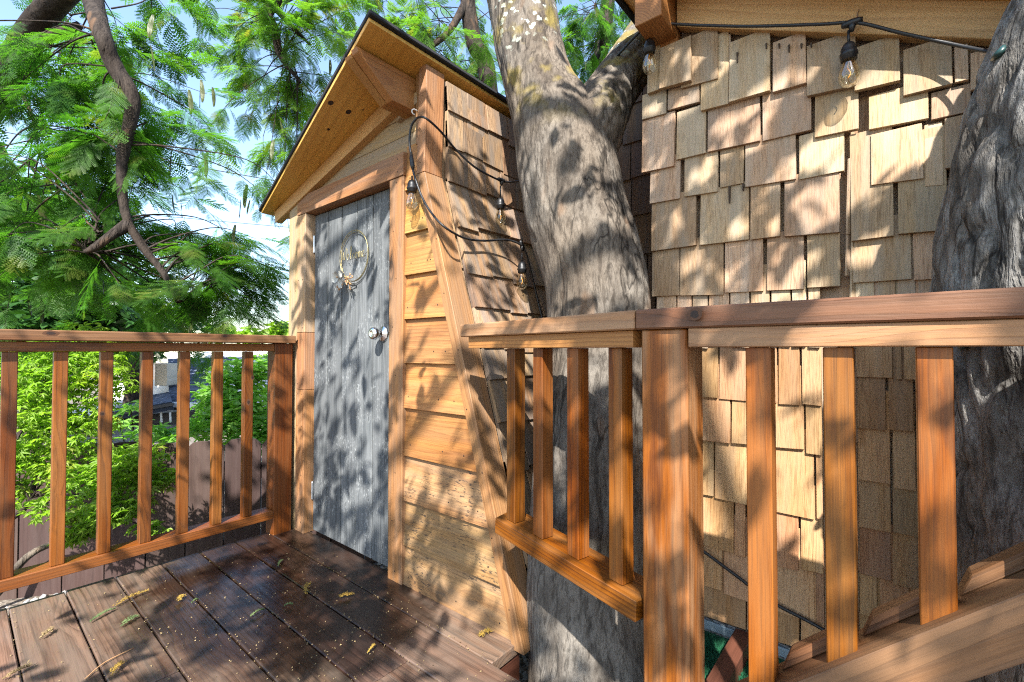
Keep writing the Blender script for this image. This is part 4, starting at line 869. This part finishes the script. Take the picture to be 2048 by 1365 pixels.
for a_ in [(1130, 40, 5.4, 70, 40), (1180, 90, 5.6, 70, 44), (1160, 150, 5.6, 60, 34), (1230, 60, 5.6, 60, 36), (1250, 130, 5.8, 50, 14), (1120, 110, 5.8, 60, 34), (1200, 0, 5.6, 80, 36), (1030, 200, 6, 50, 20)]: C(*a_)
feathery(tE, cl, rt, 60, 'frond', 'frond', [pd(1200, 120, 6.3), pd(1205, 60, 6.0), pd(1190, 10, 5.8)], [Vector(pd(1172, 120, 5)), Vector(pd(1124, 60, 5))])

# ------------------------------------------------------------------ leafy plants beyond the railing
def star_leaf(n, r, depth_):
    V = [(0, 0, 0)]; Fs = []
    for k in range(n):
        a = (k - (n - 1) / 2) * .82; l = r * (1 - .12 * abs(k - (n - 1) / 2)); b_ = len(V)
        V += [(math.cos(a) * l * .45 - math.sin(a) * l * .14, math.sin(a) * l * .45 + math.cos(a) * l * .14, .004), (math.cos(a) * l, math.sin(a) * l, -.010), (math.cos(a) * l * .45 + math.sin(a) * l * .14, math.sin(a) * l * .45 - math.cos(a) * l * .14, .004)]
        Fs += [(0, b_ + 2, b_ + 1), (0, b_ + 1, b_)]
    return np.array(V), np.array(Fs)
def blade_leaf(l, w_):
    V = [(0, 0, 0), (l * .35, w_ / 2, .006), (l * .7, w_ * .4, 0), (l, 0, -.012), (l * .7, -w_ * .4, 0), (l * .35, -w_ / 2, .006), (l * .45, 0, -.004)]
    return np.array(V), np.array([(0, 6, 1), (1, 6, 2), (2, 6, 3), (3, 6, 4), (4, 6, 5), (5, 6, 0)])
def leafcloud(name, parent, mat, geo, blobs, rng, smin, smax, flat=.6, droop=-.2):
    mats = []
    for c, rad, cnt in blobs:
        c = Vector(c)
        for _ in range(cnt):
            v = Vector((rng.gauss(0, 1), rng.gauss(0, 1), rng.gauss(0, 1))).normalized() * (rng.random() ** .45)
            p_ = c + Vector((v.x * rad[0], v.y * rad[1], v.z * rad[2])); a = rng.uniform(0, 6.283)
            mats.append((0, rotm(Vector((math.cos(a), math.sin(a), rng.gauss(droop, flat * .6))), rng.gauss(0, flat)), p_, rng.uniform(smin, smax)))
    return join_inst(name, [geo], mats, mat, parent)
def blob(px, py, d, rpx, n, sz=.75): r = rpx * d / FPX; return (pd(px, py, d), (r, r, r * sz), n)
mp = thing('maple_shrub', (*pd(120, 900, 2.35)[:2], GZ), 'bright yellow-green maple shrub close beyond the left railing', 'shrub')
base = Vector((*pd(-70, 1150, 2.3)[:2], GZ - .02))
bl = [blob(*a_) for a_ in [(100, 740, 2.3, 85, 300), (60, 830, 2.25, 80, 260), (190, 760, 2.4, 80, 260), (150, 850, 2.3, 75, 240), (205, 700, 2.6, 50, 120), (60, 920, 2.25, 60, 170), (140, 930, 2.3, 60, 150),
      (200, 960, 2.2, 75, 250, .6), (270, 920, 2.2, 60, 190, .6), (310, 960, 2.25, 45, 110, .5), (230, 1020, 2.1, 60, 190, .5), (170, 1040, 2.1, 55, 130, .45), (160, 1070, 2.1, 40, 60, .4), (150, 690, 2.5, 70, 200), (10, 760, 2.4, 60, 150), (25, 900, 2.3, 45, 110), (20, 980, 2.25, 45, 70), (90, 1010, 2.2, 45, 60), (300, 1060, 2.1, 35, 40, .4)]]
leafcloud('leaves', mp, 'maple', star_leaf(5, .042, 0), bl, random.Random(4), .7, 1.2, .45)
tw = []
for b_ in bl:
    c = Vector(b_[0]); hub = Vector(pd(70, 860, 2.35)) if c.z > .35 else Vector(pd(60, 1000, 2.25)); tw.append(([hub, hub.lerp(c, .5) + Vector((0, 0, .05)), c], .006, .002))
tw += [([base, Vector(pd(-20, 1080, 2.3)), Vector(pd(60, 1000, 2.25)), Vector(pd(70, 860, 2.35))], .018, .008)]
twigs_obj('stem', mp, 'bark_d', tw, 6)
tube('stem', mp, 'bark', [base, pd(5, 1175, 2.15), pd(30, 1140, 2.1), pd(60, 1110, 2.1), pd(95, 1092, 2.15), pd(140, 1080, 2.2)], [.022, .018, .016, .015, .013, .010], 8, 5)
lb = thing('laurel_bush', (*pd(470, 800, 4.2)[:2], GZ), 'leafy green bush with narrow glossy leaves behind the picket fence', 'bush')
bl = [blob(*a_) for a_ in [(470, 760, 4.1, 55, 420), (430, 800, 4.0, 45, 300), (500, 810, 4.0, 55, 380), (455, 850, 4.0, 60, 380), (520, 740, 4.2, 40, 240), (540, 850, 4.1, 50, 260), (400, 860, 4.0, 35, 130), (520, 880, 4.0, 60, 250)]]
leafcloud('leaves', lb, 'laurel', blade_leaf(.10, .032), bl, random.Random(6), .7, 1.2, .7, .1)
lbb = Vector((*pd(470, 800, 4.2)[:2], GZ - .02))
twigs_obj('stem', lb, 'bark_d', [([lbb, lbb.lerp(Vector(b_[0]), .5) + Vector((.03, 0, .1)), b_[0]], .012, .004) for b_ in bl], 6)
fp = thing('broad_leaf_plant', (*pd(290, 860, 3.6)[:2], GZ), 'dusty broad-leaved plant leaning over the fence below the roof', 'plant')
bl = [blob(*a_) for a_ in [(240, 850, 3.6, 30, 16), (285, 865, 3.5, 34, 22), (330, 870, 3.6, 26, 16), (262, 820, 3.6, 20, 8), (345, 885, 3.5, 20, 12)]]
leafcloud('leaves', fp, 'laurel', star_leaf(5, .10, 0), bl, random.Random(16), .7, 1.2, .5)
fb = Vector((*pd(290, 860, 3.7)[:2], GZ - .02)); twigs_obj('stem', fp, 'bark_d', [([fb, fb.lerp(Vector(b_[0]), .5), b_[0]], .012, .004) for b_ in bl], 6)
# dark broad-leaved trees behind
rk = random.Random(31)
for (lab, cx_, d_, blobs_, tx) in (
    ('dark glossy broad-leaved tree rising at the far left behind the maple shrub', 90, 6.0, [(60, 560, 6.0, 110, 900), (170, 590, 6.2, 110, 900), (0, 480, 6.2, 120, 800), (120, 640, 5.8, 100, 700), (250, 620, 6.2, 80, 500), (-80, 620, 6, 120, 600), (60, 700, 5.8, 110, 600), (30, 380, 6.4, 110, 600)], 60),
    ('mid-green tree behind the house roof, below the hanging branch tip', 320, 8.5, [(300, 660, 8.4, 60, 500), (240, 670, 9.6, 60, 500), (370, 640, 9.6, 50, 300), (285, 700, 9.4, 40, 320), (200, 620, 8.6, 80, 500), (240, 540, 8.8, 90, 500)], 260),
    ('small pale tree far behind on the open sky line beside the hut post', 470, 16, [(440, 668, 16, 26, 200), (560, 662, 16, 22, 220), (500, 672, 16, 24, 160)], 470)):
    t_ = thing('broadleaf_tree', (*pd(cx_, 700, d_)[:2], GZ), lab, 'tree')
    bl = [blob(*a_) for a_ in blobs_]
    leafcloud('leaves', t_, 'broad' if d_ < 16 else 'maple', blade_leaf(.15 if d_ < 16 else .3, .08 if d_ < 16 else .18), bl, rk, .7, 1.25, .7, -.15)
    b0 = Vector((*pd(tx, 700, d_ + .2)[:2], GZ - .05))
    tube('trunk', t_, 'bark_d', [b0, b0 + Vector((.05, 0, .8)), b0 + Vector((.1, .05, 1.6))], [.14, .11, .06], 10, 5)
    twigs_obj('limb', t_, 'bark_d', [([b0 + Vector((0, 0, .7)), (b0 + Vector((0, 0, .9))).lerp(Vector(b_[0]), .5), b_[0]], .05, .012) for b_ in bl], 6)
# utility wires in the sky
for k_, (a, b, lab) in enumerate((((300, 312), (640, 372), 'upper dark utility wire crossing the open sky left of the hut roof'), ((250, 420), (640, 455), 'lower thin utility wire crossing the open sky left of the hut roof'))):
    p0, p1 = Vector(pd(*a, 22)), Vector(pd(*b, 22)); e = (p1 - p0); p0 = p0 - e * 2; p1 = p1 + e * 2
    tag(tube('utility_wire', None, 'black', [p0, p0.lerp(p1, .25) - Z * .1, p0.lerp(p1, .5) - Z * .14, p0.lerp(p1, .75) - Z * .1, p1], .022 if k_ == 0 else .014, 6, 5), lab, 'wire', 'utility wires')

# ------------------------------------------------------------------ unseen canopy hung on the furrowed tree, leaves placed to shape the dapple
rc = random.Random(77); LQ = blade_leaf(.105, .05)
lim = [(.6, -1.7, 4.0), (-.6, -1.5, 4.4), (-1.8, -1.0, 4.7), (-3.2, -.6, 5.0)]
tube('limb', tC, 'bark_c', lim, [.06, .045, .035, .02], 10, 6)  # unseen limbs, added to carry the shading leaves
tube('limb', tC, 'bark_c', [(-.6, -1.4, 4.4), (-1.2, -.3, 4.6), (-1.9, .9, 4.9), (-2.4, 2.0, 5.1)], [.04, .03, .022, .012], 8, 6)
tube('limb', tC, 'bark_c', [(-1.2, -1.2, 4.5), (-2.2, -2.2, 4.7), (-3.3, -3.2, 4.9)], [.04, .03, .015], 8, 6)
mats = []
def sunback(P, dist): return Vector(P) - SUND * dist
def shade_clump(P, dist, rad, n):
    c = sunback(P, dist)
    for _ in range(n):
        v = Vector((rc.gauss(0, 1), rc.gauss(0, 1), rc.gauss(0, 1))).normalized() * (rc.random() ** .6) * rad; a = rc.uniform(0, 6.283)
        q_ = c + v - CAM; dq = q_.dot(FW)
        if dq > -.05 and abs(q_.dot(UPV)) < .82 * dq + .12 and abs(q_.dot(RT)) < 1.2 * dq + .15: continue      # no bough of it hangs into the view
        mats.append((0, rotm(Vector((math.cos(a), math.sin(a), rc.gauss(0, .5))), rc.gauss(0, .8)), c + v, rc.uniform(.5, 1.15)))
LIT = [(on(1760, 240, 0, XB), .20), (on(1690, 180, 0, XB), .10), (on(1420, 440, 0, XB), .07), (on(1590, 330, 0, XB), .07), (on(760, 600, 0, XD), .06), (on(700, 430, 0, XD), .05), (on(670, 800, 0, XD), .05), (on(800, 560, 0, XT), .07), (on(800, 720, 0, XT), .05),
       (on(860, 640, 0, XS), .08), (on(870, 900, 0, XS), .07), (on(940, 1240, 0, XS), .06), (on(250, 1240, 2, 0), .10), (on(120, 1280, 2, 0), .09), (on(420, 1200, 2, 0), .06), (on(960, 1330, 2, 0), .08), (on(1330, 900, 0, .846), .09),
       (Vector((.3, 2.35, .40)), .14), (Vector((.0, 2.35, .35)), .14), (Vector((.7, 2.35, .55)), .07), (Vector(pd(1060, 330, 1.5)), .07), (Vector(pd(1160, 740, 1.35)), .08), (Vector(pd(1150, 560, 1.4)), .08), (Vector(pd(1120, 1260, 1.3)), .09), (on(1450, 760, 0, XB), .08), (on(1600, 760, 0, XB), .08), (Vector(pd(900, 560, 1.75)), .07), (Vector(pd(1000, 560, 1.9)), .06), (on(1700, 950, 0, .85), .07), (on(60, 1225, 2, 0), .07), (on(350, 1300, 2, 0), .08), (on(180, 1335, 2, 0), .08), (on(1540, 230, 0, XB), .06), (on(1850, 320, 0, XB), .09), (on(1480, 1000, 0, XB), .05), (Vector((.5, 2.35, .35)), .07)]
LIT += [(on(x_, y_, 0, XB), r_) for x_, y_, r_ in ((1660, 310, .05), (1600, 470, .04), (1545, 120, .05), (1310, 320, .04), (1350, 570, .04), (1410, 570, .05), (1500, 575, .05), (1850, 160, .08), (1780, 330, .07), (1640, 760, .06), (1440, 900, .05), (1590, 960, .06), (1660, 550, .05))]
LIT += [(on(x_, y_, 0, XD), r_) for x_, y_, r_ in ((765, 450, .035), (760, 540, .03), (690, 420, .035), (655, 480, .03), (690, 850, .03), (750, 640, .03), (705, 710, .03), (645, 700, .03), (660, 900, .025))]
LIT += [(on(x_, y_, 0, XS), r_) for x_, y_, r_ in ((845, 500, .05), (850, 690, .04), (900, 960, .05), (990, 1010, .04), (870, 390, .05), (905, 530, .05), (930, 620, .05))]
LIT += [(Vector(pd(x_, y_, 1.5)), r_) for x_, y_, r_ in ((1100, 210, .05), (1050, 490, .05), (1200, 560, .07), (1150, 650, .07), (1200, 300, .05), (1130, 1230, .07), (1215, 690, .06), (1250, 160, .06))]
LIT += [(on(x_, y_, 0, XB), r_) for x_, y_, r_ in ((1450, 750, .09), (1600, 770, .09), (1450, 890, .07), (1610, 900, .07), (1580, 1000, .06), (1440, 990, .05), (1420, 800, .06), (1480, 640, .08), (1620, 660, .08))]
LIT += [(on(x_, y_, 2, 0), r_) for x_, y_, r_ in ((60, 1240, .09), (160, 1200, .08), (250, 1175, .07), (330, 1150, .06), (120, 1310, .10), (300, 1260, .09), (400, 1320, .08), (430, 1130, .05), (560, 1100, .05), (880, 1330, .09), (760, 1310, .07), (960, 1290, .06), (480, 1260, .06))]
LIT += [(Vector(p_), .16) for p_ in ((1.03, -.30, 1.22), (1.0, -.36, 1.5), (1.0, -.25, 1.05), (1.0, -.45, 1.75))]
LIT += [(on(x_, y_, 0, XB), r_) for x_, y_, r_ in ((1315, 268, .03), (1372, 268, .03), (1450, 255, .045), (1345, 330, .035), (1490, 190, .03), (1590, 155, .045), (1540, 300, .04), (1480, 350, .045), (1400, 360, .035), (1350, 470, .045), (1560, 500, .05), (1850, 460, .05), (1750, 480, .05))]
LIT += [(on(x_, y_, 0, XD), .034) for x_, y_ in [(760, v) for v in range(420, 780, 40)] + [(692, v) for v in range(400, 540, 35)] + [(652, v) for v in range(680, 930, 40)] + [(704, v) for v in range(620, 780, 40)] + [(735, v) for v in range(830, 1000, 45)]]
DARKS = [(on(600, 1190, 2, 0), .22, 60), (on(700, 1240, 2, 0), .16, 40), (on(450, 1150, 2, 0), .10, 18), (Vector(pd(1200, 960, 1.35)), .19, 110), (on(900, 1130, 0, XS), .10, 26), (Vector((1.05, -.15, .55)), .26, 70), (on(660, 1000, 0, XD), .12, 24), (on(640, 620, 0, XD), .09, 18), (Vector((1.9, 1.0, 1.2)), .3, 60), (Vector((.95, 2.33, .3)), .12, 24), (on(1800, 900, 0, XB), .2, 50)]  # spots shaded by leaf clumps added along the sun's path
def lit_near(a, r_): return any(((a - p_) - SUND * (a - p_).dot(SUND)).length < r_ + q_ for p_, q_ in LIT)  # keeps gaps in the leaves where sunlight should land
for _ in range(1480):
    a = Vector((rc.uniform(-.5, 1.7), rc.uniform(-.9, 2.7), rc.uniform(-.1, 1.9)))
    if lit_near(a, -.03): continue
    shade_clump(a, rc.uniform(1.7, 3.1), .04, rc.choice((1, 1, 2)))
for _ in range(120):
    a = Vector((rc.uniform(-.5, 1.7), rc.uniform(-.9, 2.7), rc.uniform(-.1, 1.9))); r_ = rc.uniform(.06, .15)
    if not lit_near(a, r_ * .7): shade_clump(a, rc.uniform(2.0, 3.4), r_, int(5 + 800 * r_ * r_))
for _ in range(210):
    a = on(rc.uniform(1310, 1900), rc.uniform(100, 590), 0, XB)
    if not lit_near(a, -.045): shade_clump(a, rc.uniform(1.8, 3.0), .04, rc.choice((1, 2, 2)))
for p_, r_, n_k in DARKS: shade_clump(p_, rc.uniform(2.2, 3.2), r_, int(n_k * 1.5))
o = join_inst('shade_crown', [LQ], mats, 'shade_crown', tC)

# ------------------------------------------------------------------ litter on the deck
ng = 1200; rr_ = np.random.default_rng(5)
px_ = np.concatenate([rr_.uniform(0, 1.1, 600), rr_.normal(.75, .22, 900)]); py_ = np.concatenate([rr_.uniform(.3, 2.35, 600), rr_.normal(1.35, .42, 900)])
gi_ = rr_.random(len(px_)) < .34; sm_ = np.array(seams); near_ = sm_[np.abs(px_[:, None] - sm_[None]).argmin(1)]; px_ = np.where(gi_, near_ + rr_.normal(0, .006, len(px_)), px_)
ok = (px_ < 1.085) & (py_ < 2.36) & ((py_ > .93) | (px_ < .99)) & (px_ > -.2); px_, py_ = px_[ok], py_[ok]; m_ = len(px_)
th = rr_.uniform(0, 6.283, m_); sz = rr_.uniform(.0012, .0036, m_); c_ = np.stack([px_, py_, np.full(m_, .003)], 1)
u_ = np.stack([np.cos(th), np.sin(th), rr_.uniform(-.4, .4, m_)], 1) * sz[:, None]; v_ = np.stack([-np.sin(th), np.cos(th), rr_.uniform(-.3, .3, m_)], 1) * (sz * rr_.uniform(.3, .7, m_))[:, None]; up_ = np.array((0, 0, .0022))
V = np.stack([c_ - u_, c_ + v_ + up_, c_ + u_, c_ - v_ + up_ * .4], 1).reshape(-1, 3)
tag(np_obj('fallen_petals', V, np.arange(m_ * 4).reshape(-1, 4), 'petals'), 'tiny yellow fallen petals scattered over the deck boards', kind='stuff')
rg_ = random.Random(8)
def sprig(px, py, ang, L_, mat, kind, lab):
    L_ *= .8
    c = on(px, py, 2, .004); t_ = thing('fallen_sprig', c, lab, 'sprig', 'fallen sprigs on the deck')
    d = Vector((math.cos(ang), math.sin(ang), 0)); s_ = Vector((-d.y, d.x, 0)); bend = rg_.uniform(-.2, .2)
    sp = [c + d * (L_ * (t - .5)) + s_ * bend * L_ * (t - .5) ** 2 * 2 + Z * (.003 + .006 * math.sin(t * 3.1)) for t in np.linspace(0, 1, 9)]
    tube('stalk', t_, mat, sp, .0013, 5)
    V = []; Fs = []
    if kind == 'leaf':
        for k in range(34):
            t = k / 33; b_ = sp[0].lerp(sp[-1], t) + s_ * bend * L_ * ((t - .5) ** 2 * 2 - .5) * 0; b_ = sp[min(8, int(t * 8))].lerp(sp[min(8, int(t * 8) + 1)], t * 8 - int(t * 8))
            for g in (-1, 1):
                l = L_ * .13 * math.sin(math.pi * (.15 + .75 * t)); e = b_ + s_ * g * l + d * l * .5 + Z * rg_.uniform(0, .006); q_ = len(V); V += [b_ - d * .0015, b_ + d * .0022, e]; Fs.append((q_, q_ + 1, q_ + 2))
    else:
        for k in range(150):
            t = rg_.random() ** .8; i_ = int(t * 8); b_ = sp[min(8, i_)].lerp(sp[min(8, i_ + 1)], t * 8 - i_) + Vector((rg_.gauss(0, .004), rg_.gauss(0, .004), abs(rg_.gauss(0, .003))))
            a = rg_.uniform(0, 6.28); l = rg_.uniform(.003, .010); e = b_ + Vector((math.cos(a), math.sin(a), rg_.uniform(0, .5))) * l; n_2 = Vector((-math.sin(a), math.cos(a), .3)) * .0014; q_ = len(V); V += [b_ - n_2, b_ + n_2, e]; Fs.append((q_, q_ + 1, q_ + 2))
    mesh_obj('blossom' if kind != 'leaf' else 'leaflets', [v - c for v in V], Fs, mat, t_, Matrix.Translation(c))
for a_ in [(262, 1198, .35, .13, 'drygold', 'cat', 'large golden dried catkin curled on the left deck boards'), (205, 1232, .5, .10, 'greysprig', 'leaf', 'grey-green needle-like sprig joined to the golden catkin at left'),
           (515, 1228, .2, .06, 'greysprig', 'leaf', 'green feathery leaflet on the dark middle boards, left of a shorter one'), (577, 1213, -.5, .035, 'greysprig', 'leaf', 'short green feathery leaflet on the dark middle boards'),
           (612, 1180, .9, .09, 'drygold', 'cat', 'yellow flower stalk lying on the dark boards in front of the door'), (560, 1128, .8, .07, 'greysprig', 'leaf', 'pale green sprig near the far end of the boards before the door'),
           (232, 1342, .9, .06, 'drygold', 'cat', 'golden dried catkin at the bottom edge of the deck, left of the knot'), (35, 1348, .3, .07, 'petals', 'cat', 'crumpled tan blossom at the bottom left corner of the deck'),
           (95, 1270, .9, .05, 'petals', 'cat', 'small tan blossom on the leftmost boards in view'), (745, 1300, .4, .05, 'drygold', 'leaf', 'yellow curled leaflet in the sunlit patch of the lower middle deck'),
           (970, 1270, -.2, .05, 'drygold', 'cat', 'yellow catkin on the reddish board beside the spotted siding'), (690, 1195, -.6, .05, 'drygold', 'cat', 'small dry flower tuft on the dark boards below the door threshold'),
           (258, 1245, .5, .07, 'greysprig', 'cat', 'dull green twiglet on the boards right of the golden catkin'), (390, 1205, .3, .03, 'greysprig', 'leaf', 'tiny green leaf cluster in the middle of the lit deck boards'),
           (360, 1200, .9, .035, 'drygold', 'cat', 'little golden tuft just left of the tiny green leaf cluster')]: sprig(*a_)
tag(tube('fallen_twig', None, 'twig', [on(170, 1358, 2, .004), on(210, 1325, 2, .006), on(268, 1296, 2, .004)], .0016, 6, 4), 'thin brown twig lying across two boards at lower left', 'twig')
# ------------------------------------------------------------------ gravel strip under the railing
ngv = 2600; gp = np.random.default_rng(12)
a_ = gp.uniform(-1.2, 2.2, ngv); b_ = gp.uniform(2.45, 3.6, ngv); s_ = gp.uniform(.010, .03, ngv)
base_ = np.array([(1, 0, 0), (-1, 0, 0), (0, 1, 0), (0, -1, 0), (0, 0, .7), (0, 0, -.7)], float)
V = (base_[None] * s_[:, None, None]) * gp.uniform(.6, 1.3, (ngv, 6, 1)) + np.stack([a_, b_, np.full(ngv, GZ + .01)], 1)[:, None]
fo = np.array([(0, 2, 4), (2, 1, 4), (1, 3, 4), (3, 0, 4), (2, 0, 5), (1, 2, 5), (3, 1, 5), (0, 3, 5)])
tag(np_obj('gravel', V.reshape(-1, 3), (fo[None] + (np.arange(ngv) * 6)[:, None, None]).reshape(-1, 3), 'gravel'), 'loose grey gravel on the ground below the left railing', kind='stuff')
